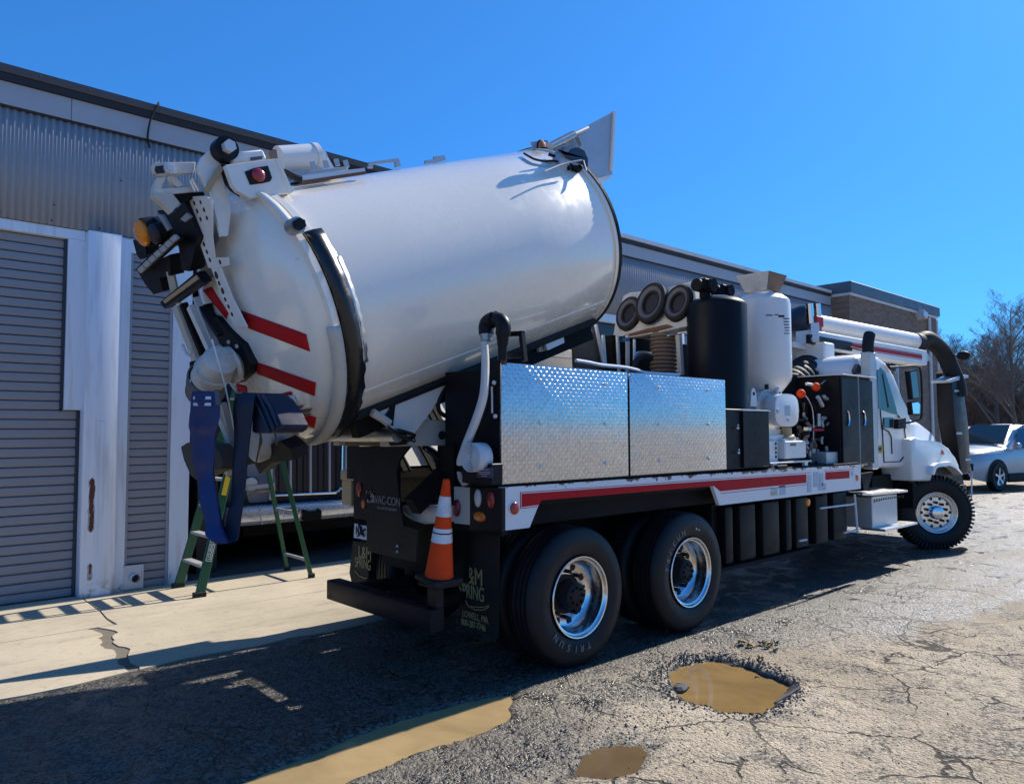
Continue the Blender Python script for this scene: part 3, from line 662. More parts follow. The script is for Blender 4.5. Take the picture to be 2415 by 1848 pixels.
# ---------------- chassis
for y in (4.50, 5.30): P3((3.42, y, .74), (13.2, y+.10, 1.04), 'frame_rail', 'frame_black')
b = MB()
for x in (3.6, 4.8, 6.6, 8.4, 10.2, 12.6): b.box((x, 4.6, .80), (x+.10, 5.3, .98))
b.build('crossmember', 'frame_black', truck)
for x in (X1, X2, 11.98):
    b = MB(); b.tube([(x, 4.3, .52), (x, 5.6, .52)], .075, 12)
    if x < 8: b.sphere((x, 4.95, .55), .23, 8); b.box((x-.05, 4.42, .6), (x+.05, 4.50, .95))
    b.build('axle', 'frame_black', truck)
b = MB(); b.tube(bez([(X1-.4, 4.40, .70), (X1, 4.40, .60), (4.81, 4.40, .82), (X2, 4.40, .60), (X2+.4, 4.40, .70)], 6), .04, 8); b.build('leaf_spring', 'frame_black', truck)
b = MB(); b.tube([(5.9, 4.15, .62), (6.3, 4.15, .62)], .14, 14); b.tube([(4.65, 4.75, .95), (4.95, 4.75, .95)], .12, 12); b.build('air_tank', 'frame_black', truck)
b = MB(); b.box((9.4, 4.55, .55), (12.6, 5.4, 1.15)); b.box((12.4, 4.2, .5), (13.35, 5.75, .9)); b.box((10.4, 4.22, .6), (11.1, 4.5, 1.1)); b.build('engine_block', 'frame_black', truck)
# deck and rail
P3((3.33, 3.80, 1.20), (4.88, 4.46, 1.345), 'deck', 'frame_black'); P3((4.88, 3.80, 1.20), (9.0, 6.12, 1.345), 'deck', 'frame_black')
P3((3.35, 3.92, 1.05), (9.0, 4.0, 1.19), 'deck_beam', 'frame_black')
fR = lambda px, py: PY(px, py, YN)
n = N('rail_white'); p = n.pos(); s_ = n.sep(p)
chip = n.math('ADD', n.math('MULTIPLY', n.math('SUBTRACT', n.noise(n.mapv(p, (7, 7, 9)), 1.0, 6, .75), .5), .24), n.math('SUBTRACT', s_[2], n.math('MULTIPLY_ADD', s_[0], -.0095, 1.3945)))
ck = n.ramp(chip, .0, .006); rs_ = n.ramp(chip, -.012, .0)
c = n.mix(rs_, (.70, .71, .73), (.20, .09, .045)); c = n.mix(ck, c, (.02, .017, .015)); n.set(Base_Color=c, Roughness=.38, Coat_Weight=.2); MAT['rail_white'] = n.m
trace([(1183.5, 1149), (1600, 1121), (2030, 1096), (2030, 1152), (1697, 1191), (1681, 1145), (1275, 1179), (1249, 1243.6), (1185, 1251)], fR, (0, .035, 0), 'side_rail', 'rail_white', smooth=False)
rail = truck.children[-1]
fR2 = lambda px, py: PY(px, py, YN-.003)
st = [((1231, 1164), (1902, 1118), (1902, 1138), (1699, 1158), (1684, 1145.5), (1277, 1179.3), (1271, 1190), (1231, 1195))]
for s in st: trace(s, fR2, (0, .002, 0), 'red_stripe', 'red', rail, smooth=False)
trace([(1947, 1113), (2003.6, 1109.6), (2003.6, 1127), (1947, 1131)], fR2, (0, .002, 0), 'red_stripe', 'red', rail, smooth=False)
for q in ([(1229, 1160.4), (1913, 1113.4), (1913, 1114.4), (1229, 1161.6)], [(1229, 1198), (1270, 1193), (1270, 1194), (1229, 1199.4)], [(1700, 1162.6), (1905, 1141.5), (1905, 1142.4), (1700, 1163.8)], [(1945, 1109.5), (2014, 1105.3), (2014, 1106.3), (1945, 1110.5)], [(1227.5, 1160), (1229, 1160), (1229, 1199), (1227.5, 1199)]):
    trace(q, fR2, (0, .0018, 0), 'pinstripe', 'red', rail, smooth=False)
for (x0, y0, x1, y1) in ((1905, 1120, 1914, 1160), (1919, 1112, 1931, 1148), (1933, 1116, 1942, 1145), (1819, 1150, 1834, 1169), (1839, 1147, 1853, 1167), (1930, 1140, 1948, 1156), (2008, 1110, 2013, 1122)):
    trace([(x0, y0), (x1, y0-1), (x1, y1-1), (x0, y1)], fR2, (0, .0015, 0), 'decal', 'decal_grey', rail, smooth=False)
trace([(1818, 1162), (1832, 1160.5), (1832, 1164), (1818, 1165.5)], lambda a, b_: PY(a, b_, YN-.0045), (0, .001, 0), 'decal', 'yellow', rail, smooth=False)
trace([(1838, 1145.5), (1852, 1144), (1852, 1146.5), (1838, 1148)], fR2, (0, .0015, 0), 'decal', 'red', rail, smooth=False)
def lamp(c, ax, rx, ry, mat, parent, name='marker_light', up=(0, 0, 1), bez_=True, dome=.018, bmat='zinc_light'):
    """oval lamp: bezel + domed lens"""
    c, ax, up = V(c), V(ax).normalized(), V(up); sd = up.cross(ax).normalized(); up = ax.cross(sd)
    def dome_(r1, r2, h, b):
        rings = []
        for k, hh in ((1, 0), (1, h*.4), (.86, h*.75), (.5, h*.95), (.0, h)):
            rings.append([b.bm.verts.new(c+ax*hh+sd*math.cos(t)*r1*max(k, .001)+up*math.sin(t)*r2*max(k, .001)) for t in [2*math.pi*i/24 for i in range(24)]])
        for A, B in zip(rings, rings[1:]):
            for i in range(24): b.bm.faces.new((A[i], A[(i+1) % 24], B[(i+1) % 24], B[i]))
        return b
    o = dome_(rx, ry, dome, MB()).build(name, mat, parent)
    if bez_: dome_(rx*1.22, ry*1.22, dome*.3, MB()).build('bezel' if parent is not truck else 'lamp_bezel', bmat, o if parent is truck else parent)
    return o
lamp(PY(1212.5, 1198, YN-.001), nY, .042, .042, 'lens_red', rail)
lamp(PY(2021, 1126, YN-.001), nY, .038, .040, 'lens_orange', rail)
b = MB(); b.box((8.05, 3.80, 1.0), (8.16, 3.90, 1.06)); b.build('lamp_bracket', 'frame_black', truck); lamp(PY(1903, 1184, 3.80), nY, .036, .042, 'lens_amber', truck, bez_=False, dome=.03)
# ---------------- diamond plate lockers
n = N('diamond_plate'); p = n.pos(); s_ = n.sep(p); SC = 1/.028
u_ = n.math('MULTIPLY', s_[0], SC); v_ = n.math('MULTIPLY', s_[2], SC)
fu, fv = n.math('FLOOR', u_), n.math('FLOOR', v_)
par = n.math('MODULO', n.math('ADD', n.math('ADD', fu, fv), 200), 2.0); sg = n.math('MULTIPLY_ADD', n.math('ROUND', par), 2.0, -1.0)
du = n.math('SUBTRACT', n.math('SUBTRACT', u_, fu), .5); dv = n.math('SUBTRACT', n.math('SUBTRACT', v_, fv), .5)
al = n.math('MULTIPLY', n.math('ADD', du, n.math('MULTIPLY', dv, sg)), .7071); ac = n.math('MULTIPLY', n.math('SUBTRACT', dv, n.math('MULTIPLY', du, sg)), .7071)
d2 = n.math('ADD', n.math('POWER', n.math('MULTIPLY', al, 1.75), 2.0), n.math('POWER', n.math('MULTIPLY', ac, 5.5), 2.0))
hgt = n.ramp(d2, .25, 1.0, (1, 1, 1), (0, 0, 0))
f = n.noise(p, 2.2, 4, .6); f2 = n.noise(p, 40, 4, .6)
n.set(Base_Color=n.mix(n.ramp(f2, .4, .8), (.66, .655, .64), (.46, .455, .45)), Metallic=1.0, Roughness=n.math('MULTIPLY_ADD', n.math('ADD', f, n.ramp(n.noise(n.mapv(p, (1.5, 1, 6)), 2.0, 5, .7), .5, .75)), .17, .10))
hs_ = n.math('ADD', hgt, n.math('MULTIPLY', n.noise(p, 1.1, 2), .9)); n.bump(hs_, .78, .0044); MAT['diamond_plate'] = n.m
lock = P3((3.34, 3.80, 1.350), (6.09, 4.42, 2.165), 'locker', 'black_satin')
zt_, zb_ = 2.193, 1.372
for x0, x1 in ((3.322, 4.664), (4.688, 6.082)):
    b = MB(); b.box((x0, 3.766, zb_), (x1, 3.798, zt_), .005, 2); dr = b.build('locker_door', 'diamond_plate', truck)
    w_ = x1-x0
    b = MB()
    for fx_ in (.27, .795):
        for fz in (.13, .5, .87):
            c = V((x0+w_*fx_, 3.766, zb_+.82*fz)); b.lathe([(0, -.011), (.010, -.010), (.013, -.005), (.016, 0)], c, (0, 1, 0), 10)
    b.build('bolts', 'zinc_light', dr)
# black side plate of the locker with its gas strut
trace([(1156, 857), (1180, 853), (1178, 1146), (1090, 1146), (1092, 1100), (1112, 1040), (1146, 950)], lambda a, b_: PX(a, b_, 3.322), (.015, 0, 0), 'locker_end', 'black_satin', smooth=False)
le = truck.children[-1]
b = MB(); A, B = PX(1160, 911, 3.30), PX(1161, 974, 3.30); b.tube([A, B], .007, 8); b.sphere(PX(1165, 902, 3.30), .016, 6); b.sphere(PX(1168, 981, 3.30), .016, 6); b.build('gas_strut', 'zinc_light', le)
b = MB(); b.tube(bez([PY(q[0], q[1], 4.1) for q in ((1358, 850), (1372, 852), (1390, 855), (1420, 861), (1470, 866), (1500, 872), (1522, 879), (1560, 882), (1600, 884))], 6), .016, 8); b.build('grab_rail', 'reflective', truck)
# ---------------- tail of the body
fB = lambda px, py: PX(px, py, 3.315)
tl = trace([(1184, 1150), (1107, 1150), (1107, 1250), (1184, 1251)], fB, (.03, 0, 0), 'tail_panel', 'black', smooth=False)
tl2 = trace([(1107.5, 1149), (1070, 1147), (1070, 1233), (1107.5, 1237)], lambda a, b_: PX(a, b_, 3.312), (.03, 0, 0), 'tail_panel', 'offwhite', smooth=False)
for (px, py, rx, ry, m_) in ((1128, 1174, .034, .062, 'lens_clear'), (1159, 1178, .036, .060, 'lens_red'), (1132, 1217.5, .062, .034, 'lens_orange')):
    lamp(PX(px, py, 3.314), nX, rx, ry, m_, tl, 'tail_lamp', bez_=False)
lamp(PX(1078, 1197, 3.310), nX, .040, .062, 'lens_deepred', tl2, 'tail_lamp', bez_=False)
P3((3.35, 3.80, 1.02), (3.42, 4.32, 1.33), 'rear_beam', 'frame_black')
# centre plate with the maker's name
cpts = [(818, 1052), (967, 1052), (955, 1066), (941, 1085), (935, 1112), (941, 1181), (951, 1241), (984, 1250), (981, 1325), (866, 1299), (863, 1148), (840, 1130), (818, 1128)]
cp = trace(cpts, lambda a, b_: PX(a, b_, 3.10), (.02, 0, 0), 'tail_plate', 'black', smooth=False)
xr, upz = V((0, -1, 0)), V((0, 0, 1))
q = PX(884, 1186, 3.097); text('VAC-CON', .090, q, xr, upz, 'grey_letter', cp, sx=.84)
q = PX(889, 1199, 3.097); text('VACUUM EXCAVATION', .030, q, xr, upz, 'grey_letter', cp, sx=.85)
trace([(863, 1157), (881.5, 1157), (883.5, 1185), (865, 1184)], lambda a, b_: PX(a, b_, 3.098), (.002, 0, 0), 'emblem', 'grey_letter', cp, smooth=False)
b = MB(); c = PX(874, 1171, 3.0965)
for r_, a0, a1 in ((.052, .3, 3.6), (.034, 1.0, 4.6), (.018, 2, 6)):
    b.tube([c+V((0, -math.cos(a)*r_, math.sin(a)*r_)) for a in [a0+(a1-a0)*i/14 for i in range(15)]], .006, 6)
b.build('emblem_swirl', 'black', cp)
b = MB()
for py in (1287, 1300): b.sphere(PX(937, py, 3.095), .010, 5)
b.build('bolts', 'zinc_light', cp)
# far tail lamps, number plate, flaps
ft = trace([(834, 1128), (870, 1128), (870, 1225), (834, 1222)], lambda a, b_: PX(a, b_, 3.14), (.02, 0, 0), 'tail_panel', 'black', smooth=False)
lamp(PX(848, 1152, 3.138), nX, .034, .062, 'lens_red', ft, 'tail_lamp', bez_=False); lamp(PX(858.5, 1188, 3.138), nX, .024, .036, 'lens_orange', ft, 'tail_lamp', bez_=False)
fp = lambda a, b_: PX(a, b_, 3.13)
pl = trace([(836, 1234), (865, 1240), (864, 1273), (834, 1267)], fp, (.006, 0, 0), 'number_plate', 'car_white', smooth=False)
text('NX', .10, PX(839, 1259, 3.127), xr, upz, 'black', pl, sx=.62)
b = MB(); b.tube([PX(846, 1234, 3.12), PX(858, 1264, 3.12)], .009, 6); b.tube([PX(861, 1247, 3.12), PX(843, 1264, 3.12)], .006, 6); b.build('cable_tie', 'rubber', pl)
def flap(pts, x, lines_):
    f_ = trace(pts, lambda a, b_: PX(a, b_, x), (.012, 0, 0), 'mud_flap', 'rubber', smooth=False)
    for (s, px, py, size, sx, m_) in lines_: text(s, size, PX(px, py, x-.003), xr, upz, m_, f_, sx=sx)
    return f_
nf = flap([(1088, 1247), (1176, 1257), (1175, 1480), (1172, 1508), (1166, 1514), (1094, 1481), (1084, 1470), (1084, 1400)], 3.56, [('L&M', 1090, 1371, .178, .72, 'gold_letter'), ('SPRING', 1082, 1404, .150, .60, 'gold_letter'), ('LOWELL, MA.', 1090, 1452, .070, .74, 'gold_letter'), ('800-287-7746', 1088, 1471, .068, .74, 'gold_letter')])
b = MB(); b.tube([PX(*q, 3.556) for q in ((1098, 1415), (1104, 1428), (1120, 1437), (1140, 1438), (1153, 1430))], .004, 5); b.tube([PX(*q, 3.556) for q in ((1106, 1429), (1124, 1431), (1142, 1431), (1152, 1427))], .004, 5); b.build('spring_logo', 'gold_letter', nf)
ff = flap([(832, 1276), (869, 1280), (869, 1360), (853, 1374), (830, 1376), (824, 1350)], 3.56, [('L&M', 845, 1313, .155, .76, 'gold_letter'), ('SPRING', 837, 1335, .128, .64, 'gold_letter')])
b = MB(); b.tube([PX(*q, 3.556) for q in ((837, 1345), (846, 1356), (858, 1362), (866, 1363))], .004, 5); b.build('spring_logo', 'gold_letter', ff)
# bumper, pocket, holder
P3((2.94, 4.05, .40), (3.06, 5.445, .552), 'rear_bumper', 'black_satin', bev=.012, seg=2)
b = MB()
for y in (4.45, 5.2): b.box((3.05, y, .44), (3.75, y+.12, .52)); b.box((3.6, y, .44), (3.75, y+.12, .95))
b.box((3.5, 4.40, .60), (3.6, 5.5, 1.05)); b.build('bumper_bracket', 'frame_black', truck)
b = MB(); b.prism([PX(*q, 3.20) for q in ((946, 1193), (1045, 1193), (1042, 1233), (1000, 1236), (978, 1228), (955, 1215))], (.16, 0, 0), .012, 2); b.build('step_tray', 'alu_dull', truck)
b = MB(); c = V((3.17, 4.20, .0)); b.box((2.96, 4.0, .685), (3.18, 4.22, .715), .008); b.box((3.0, 4.06, .54), (3.06, 4.16, .69)); b.build('cone_holder', 'black', truck)
# ---------------- hoist subframe, hinge
for y in (4.56, 5.24): P3((2.93, y, 1.62), (5.6, y+.10, 1.815), 'hoist_beam', 'offwhite')
b = MB(); c = PY(1042, 1026, 4.56); b.cyl(c+V((0, -.004, 0)), c+V((0, .004, 0)), .034, 20); b.build('beam_hole', 'gutter_dark', truck)
for y in (4.58, 5.26): P3((3.44, y, 1.04), (3.52, y+.07, 1.62), 'hoist_post', 'frame_black'); P3((5.3, y, 1.34), (5.42, y+.07, 1.62), 'hoist_post', 'frame_black')
fg = lambda a, b_: PY(a, b_, 4.50)
gs = trace([(889, 951), (1046, 888), (1055, 906), (1020, 965), (979, 1021), (931, 1019), (898, 986)], fg, (0, .03, 0), 'hinge_gusset', 'white', bev=.003, smooth=False)
trace([(929, 950), (933, 953), (927, 1004), (907, 984)], lambda a, b_: PY(a, b_, 4.48), (0, .015, 0), 'stiffener', 'black', gs, smooth=False)
b = MB(); b.tube([(2.94, 4.44, 1.70), (2.94, 5.46, 1.70)], .05, 16); b.build('hinge_pin', 'steel', truck)
b = MB(); b.tube([PY(*q, 4.45) for q in ((878, 972), (900, 985), (918, 998))], .03, 8); b.build('hinge_strap', 'offwhite', truck)
trace([(800, 985), (862, 1000), (884, 1035), (882, 1052), (800, 1050)], lambda a, b_: PX(a, b_, 2.98), (.06, 0, 0), 'hinge_plate', 'rust_brown', smooth=False)
rw = random.Random(2)
for i in range(6):
    pts = [(915, 1004), (925+rw.uniform(-8, 8), 1018), (945+rw.uniform(-12, 12), 1032+rw.uniform(-8, 5)), (968+rw.uniform(-8, 10), 1036+rw.uniform(-6, 6)), (978+rw.uniform(-6, 4), 1026), (955+rw.uniform(-10, 10), 1018+rw.uniform(-4, 5)), (940, 1012)]
    b = MB(); b.tube(bez([PY(q[0], q[1], 4.42-.012*i) for q in pts], 6), .006, 6); b.build('wiring', 'rubber', truck)
b = MB(); b.tube([PY(922, 1041, 4.50), PY(957, 1038, 4.50)], .030, 10); b.build('connector', 'rubber', truck)
b = MB(); b.tube([PY(1002, 1052, 4.7), PY(1040, 1080, 4.7)], .030, 12); b.build('hoist_rod', 'chrome', truck)
b = MB(); b.tube([PY(1036, 1077, 4.7), PY(1090, 1116, 4.7)], .048, 14); b.build('hoist_cylinder', 'black', truck)
b = MB(); b.bar(PY(1080, 1090, 4.45), PY(972, 1194, 4.45), .10, .13); b.build('brace', 'frame_black', truck)
b = MB(); b.bar(PY(1092, 1050, 4.35), PY(1092, 1230, 4.35), .16, .3); b.build('body_post', 'frame_black', truck)
trace([(1077, 1112), (1085, 1112), (1103, 1142), (1090, 1146), (1080, 1130)], lambda a, b_: PX(a, b_, 3.26), (.02, 0, 0), 'angle_bracket', 'galv', smooth=False)
# water tank of the far side
b = MB(); b.box((4.75, 5.47, 1.36), (5.86, 5.86, 2.60), .02, 2); fw = b.build('water_tank', 'white', truck)
b = MB(); b.box((4.76, 5.462, 2.50), (5.85, 5.468, 2.506)); b.build('seam', 'galv', fw)
# weathered boards standing ahead of the tank
for i, (x0, x1, lean) in enumerate(((1357, 1392, 4), (1380, 1412, 16), (1398, 1432, 16))):
    trace([(x0-lean, 775), (x1-lean, 775), (x1, 872), (x0, 872)], lambda a, b_, i=i: PY(a, b_, 5.0+.12*i), (0, .04, 0), 'side_board', 'board_grey', smooth=False)
for q0, q1 in (((1405, 765), (1424, 858)), ((1422, 790), (1427, 860)), ((1456, 792), (1460, 876))):
    b = MB(); b.bar(PY(*q0, 4.75), PY(*q1, 4.75), .025, .025); b.build('upright', 'zinc_light', truck)

# sunlit rack on the far side, seen through the gap under the tank
yb, yt = 5.90, 6.32; zb2, zt2 = 1.40, 2.22; rx0, rx1 = 3.62, 5.1
def HS(x_, t, off=0): return V((x_+.30*t*0, yb+(yt-yb)*t, zb2+(zt2-zb2)*t))+V((0, -.89, .45))*off
b = MB(); b.prism([HS(rx0, 0), HS(rx1, 0), HS(rx1-.25, 1), HS(rx0-.25, 1)], (0, .02, .03)); rk = b.build('far_side_rack', 'white', truck, smooth=False)
for x_, w_ in ((3.86, .05), (3.97, .05), (4.03, .015), (4.30, .05), (4.38, .02), (4.62, .05), (4.70, .05), (4.95, .05)):
    b = MB(); b.bar(HS(x_, -.06, .012), HS(x_, 1, .012)-V((.25, 0, 0)), w_, .03, up=(0, -1, .2)); b.build('rack_rib', 'frame_black', rk)
P3((3.45, 5.90, 1.29), (6.1, 6.15, 1.375), 'far_rail', 'tan'); P3((3.46, 5.97, 1.06), (6.1, 6.14, 1.289), 'far_rail_side', 'tan'); P3((3.5, 5.91, 1.376), (5.2, 5.99, 1.42), 'rack_sill', 'frame_black')
P3((3.35, 6.28, 2.22), (5.0, 6.36, 2.27), 'rack_rail', 'white')
# ---------------- tipped debris tank (own axes: a along the tank, v sideways, u up)
TH = R(19.92); TO = V((2.258, 4.95, 2.516)); TA = V((math.cos(TH), 0, math.sin(TH))); TU = V((-math.sin(TH), 0, math.cos(TH))); TV = V((0, 1, 0)); TR, TL = .87, 2.823
def T(a, v, u): return TO+TA*a+TV*v+TU*u
def PT(px, py, a): return PL(px, py, TO+TA*a, TA)
def PR(px, py, r=TR+.02):
    """where the line of sight meets (or passes closest to) a cylinder of radius r round the tank axis"""
    d = ray(px, py); o_ = cC-TO; dv, du, ov, ou = d.dot(TV), d.dot(TU), o_.dot(TV), o_.dot(TU)
    A_ = dv*dv+du*du; B_ = 2*(dv*ov+du*ou); C_ = ov*ov+ou*ou-r*r; D_ = B_*B_-4*A_*C_
    t = (-B_-math.sqrt(D_))/(2*A_) if D_ > 0 else -B_/(2*A_)
    return cC+d*t
def ring(a, phi, r): return T(a, math.cos(phi)*r, math.sin(phi)*r)
b = MB(); b.lathe([(TR-.03, .0), (TR, .0), (TR, .02), (TR, TL*.33), (TR, TL*.66), (TR, TL-.02), (TR-.006, TL), (TR-.10, TL+.02), (TR-.5, TL+.07), (0, TL+.09)], TO, TA, 96); tank = part(b, 'debris_tank', 'tank_white')
b = MB(); b.lathe([(TR-.01, TL-.006), (TR+.022, TL-.006), (TR+.022, TL+.022), (TR-.01, TL+.022)], TO, TA, 96, close=True); b.build('front_gasket', 'rubber', tank)
b = MB(); b.lathe([(TR-.01, TL-.05), (TR+.012, TL-.05), (TR+.012, TL-.010), (TR-.01, TL-.010)], TO, TA, 96, close=True); b.build('front_band', 'tank_white', tank)
b = MB(); b.lathe([(TR-.02, -.015), (TR+.032, -.015), (TR+.032, .03), (TR-.02, .03)], TO, TA, 96, close=True); b.build('rear_flange', 'tank_white', tank)
b = MB(); b.lathe([(TR-.02, -.034), (TR+.012, -.034), (TR+.012, -.016), (TR-.02, -.016)], TO, TA, 96, close=True); b.build('door_gasket', 'rubber', tank)
# seams
b = MB(); b.tube([ring(.05, R(180+44), TR+.001), ring(TL-.05, R(180+44), TR+.001)], .006, 6); b.build('weld_seam', 'tank_white', tank)
b = MB(); b.tube([ring(.1, R(180+60), TR+.02), ring(TL-.08, R(180+60), TR+.02)], .035, 8); b.build('seal_strip', 'rubber', tank)
# ---- dished rear door
def dome(r): return -.04-.245*(1-(min(r, .9)/.9)**2)**.72
b = MB(); pr = [(.885, -.036), (.905, -.04), (.905, -.085), (.86, -.09)]+[(r_, dome(r_)-.045) for r_ in (.82, .74, .64, .52, .4, .28, .15, 0)]
b.lathe(pr, TO, TA, 72); doorp = part(b, 'tank_door', 'tank_white')
def PD(px, py, off=.004):
    a = -.2
    for _ in range(25):
        q = PT(px, py, a); d = q-TO; r_ = math.hypot(d.dot(TV), d.dot(TU)); a = .5*a+.5*(dome(r_)-.045-off)
    return PT(px, py, a)
def patch(quad, name, mat, parent, n=10, m=4, off=.004):
    A, B, C_, D = [V(q) for q in quad]; rows = []
    for i in range(m+1):
        t = i/m; L_ = A.lerp(D, t); R_ = B.lerp(C_, t); rows.append([PD(*(L_.lerp(R_, j/n)), off) for j in range(n+1)])
    b = MB(); b.grid(rows); return b.build(name, mat, parent, solid=.002)
for q in (((568, 732), (722, 788), (731, 829), (586, 774)), ((601, 852), (745, 902), (742, 934), (606, 881)), ((636, 953), (746, 984), (741, 1010), (646, 978)), ((477, 684), (498, 676), (538, 738), (533, 752)), ((556, 905), (580, 911), (583, 926), (560, 924))):
    patch(q, 'red_stripe', 'red', doorp)
patch(((661, 929), (686, 923), (690, 930), (664, 937)), 'warning_label', 'red', doorp, 3, 2, .005)
patch(((671, 938), (693, 932), (702, 955), (680, 962)), 'warning_label', 'reflective', doorp, 3, 2, .005)
patch(((676, 943), (689, 940), (692, 946), (679, 949)), 'warning_symbol', 'black', doorp, 3, 2, .007)
for q in (((690, 960), (716, 955), (712, 962), (700, 968)), ((705, 968), (738, 962), (730, 972), (712, 975)), ((712, 978), (735, 974), (728, 980), (716, 984))): patch(q, 'mud_stain', 'rust_brown', doorp, 3, 2, .006)
# near edge clamps and rubber splash skirt
def arc(a0, a1, r0, r1, p0, p1, k, name, mat, wav=0, par=None):
    rows = []
    for i in range(k+1):
        t = i/k; ph = p0+(p1-p0)*t; w_ = wav*math.sin(i*1.9)*(.3+t)
        rows.append([ring(a0+w_*.4, ph, r0), ring((a0+a1)/2, ph, (r0+r1)/2+.006), ring(a1+w_, ph, r1)])
    b = MB(); b.grid(rows); return b.build(name, mat, par or tank, solid=.008)
arc(-.035, .085, TR+.050, TR+.058, R(150), R(262), 40, 'splash_skirt', 'rubber_gloss', .010)
arc(.05, .112, TR+.056, TR+.050, R(163), R(206), 24, 'skirt_flashing', 'steel', .004)
arc(-.10, -.045, TR+.052, TR+.046, R(104), R(150), 24, 'door_rim_band', 'tank_white')
arc(-.13, -.05, TR+.020, TR+.052, R(188), R(262), 24, 'door_rim_band', 'offwhite')
def bolt(c, ax, r, l, name, mat, par, n=6): b = MB(); b.cyl(c, V(c)+V(ax).normalized()*l, r, n); return b.build(name, mat, par)
# door dog clamp at the ring
q = ring(-.10, R(147), TR+.05); b = MB(); b.cyl(q-TV*.02, q-TV*.10, .05, 18); clamp = b.build('clamp', 'steel', doorp); bolt(q-TV*.10, -TV, .036, .04, 'clamp_bolt', 'black', tank)
trace([(614, 565), (648, 600), (668, 590), (700, 612), (682, 632), (655, 628), (640, 612)], lambda a, b_: PT(a, b_, -.13), TA*.04, 'clamp_arm', 'white', doorp)
bolt(PT(738, 603, .02)-TV*.02, -TV, .035, .09, 'clamp_knob', 'galv', tank, 16)
trace([(697, 628), (711, 618), (735, 662), (722, 672)], lambda a, b_: PT(a, b_, -.10), TA*.02-TV*.02, 'clamp_plate', 'offwhite', doorp)
trace([(678, 580), (700, 556), (726, 600), (742, 640), (728, 660), (706, 620)], lambda a, b_: PT(a, b_, -.02), TA*.015, 'skirt_corner', 'rubber', tank)
# ---- perforated brackets on the door with the light gear
fP = lambda a, b_: PT(a, b_, -.37)
br1 = trace([(433, 470), (440, 465), (483, 462), (495, 470), (499, 492), (499, 560), (505, 608), (536, 607), (537, 626), (517, 630), (505, 634), (491, 631), (470, 570), (444, 508)], fP, TA*.012, 'perforated_bracket', 'white', doorp, smooth=False)
br2 = trace([(498, 634), (518, 631), (545, 700), (581, 771), (551, 768), (530, 715)], fP, TA*.012, 'perforated_bracket', 'white', doorp, smooth=False)
fH = lambda a, b_: PT(a, b_, -.3705)
for (px, py, r_) in ((443, 482, 5.5), (458, 479, 3), (473, 477, 2.6), (450, 500, 3), (465, 498, 3), (481, 495, 3), (458, 519, 3), (473, 517, 3), (488, 514, 3), (466, 539, 5.5), (474, 558, 5.5), (481, 576, 3.2), (488, 594, 3), (495, 613, 3), (519, 618, 3.2), (510, 649, 5), (517, 668, 3.2), (525, 686, 4.4), (531, 706, 3), (539, 723, 3), (547, 741, 3)):
    c = fH(px, py); rr = (fH(px+r_, py)-c).length*.8; b = MB(); b.cyl(c, c-TA*.001, rr, 12); b.build('bracket_hole', 'gutter_dark', doorp)
fL = lambda a, b_: PT(a, b_, -.46)
amb = lamp(fL(340, 549), -TA, .088, .092, 'lens_amber', doorp, 'beacon_lens', up=TU, bez_=False, dome=.05)
b = MB(); c = fL(342, 548); b.lathe([(.0, .14), (.09, .14), (.10, .05), (.10, -.006), (.09, -.006), (.09, .0)], c, TA, 24); b.build('beacon_housing', 'black', doorp)
trace([(313, 540), (320, 535), (330, 572), (322, 566)], lambda a, b_: PT(a, b_, -.47), TA*.02, 'beacon_rim', 'zinc_light', doorp, smooth=False)
lamp(fL(368, 552), -TA, .065, .07, 'purple_dark', doorp, 'stop_lamp', up=TU, bez_=False, dome=.04)
b = MB(); c = fL(368, 552); b.lathe([(0, .14), (.07, .14), (.075, 0), (.066, 0), (.064, .0)], c, TA, 20); b.build('lamp_housing', 'plastic_black', doorp)
fbk = lambda a, b_: PT(a, b_, -.40)
for q in ([(340, 520), (362, 513), (378, 525), (375, 548), (352, 545)], [(313, 566), (340, 562), (345, 600), (330, 612), (322, 600)], [(371, 497), (400, 492), (408, 505), (434, 472), (470, 560), (462, 582), (430, 570), (405, 580), (396, 545)], [(418, 560), (465, 556), (455, 610), (447, 640), (428, 637), (424, 600)], [(325, 640), (400, 600), (402, 650), (376, 655), (384, 686), (362, 694), (342, 670)]):
    trace(q, fbk, TA*.10, 'light_housing', 'black', doorp, smooth=False)
trace([(370, 505), (382, 508), (400, 540), (394, 545)], lambda a, b_: PT(a, b_, -.42), TA*.02, 'housing_edge', 'galv', doorp, smooth=False)
trace([(425, 517), (440, 502), (450, 512), (436, 524)], lambda a, b_: PT(a, b_, -.415), TA*.015, 'housing_edge', 'galv', doorp, smooth=False)
# arrow light bar: black backing and seven clear cells
A, B = V((325, 640)), V((415, 556)); d_ = (B-A); nn = V((d_.y, -d_.x)).normalized()
lb = trace([A-nn*10, B-nn*10, B+nn*8, A+nn*8], lambda a, b_: PT(a, b_, -.47), TA*.04, 'light_bar', 'black', doorp, smooth=False)
paint('lens_cell', (.42, .42, .40), .3, .3, dscale=40)
for i in range(7):
    p0, p1 = A+d_*(i/7+.012), A+d_*((i+1)/7-.012)
    trace([p0-nn*7, p1-nn*7, p1+nn*5, p0+nn*5], lambda a, b_: PT(a, b_, -.488), TA*.017, 'light_cell', 'lens_cell', doorp, smooth=False)
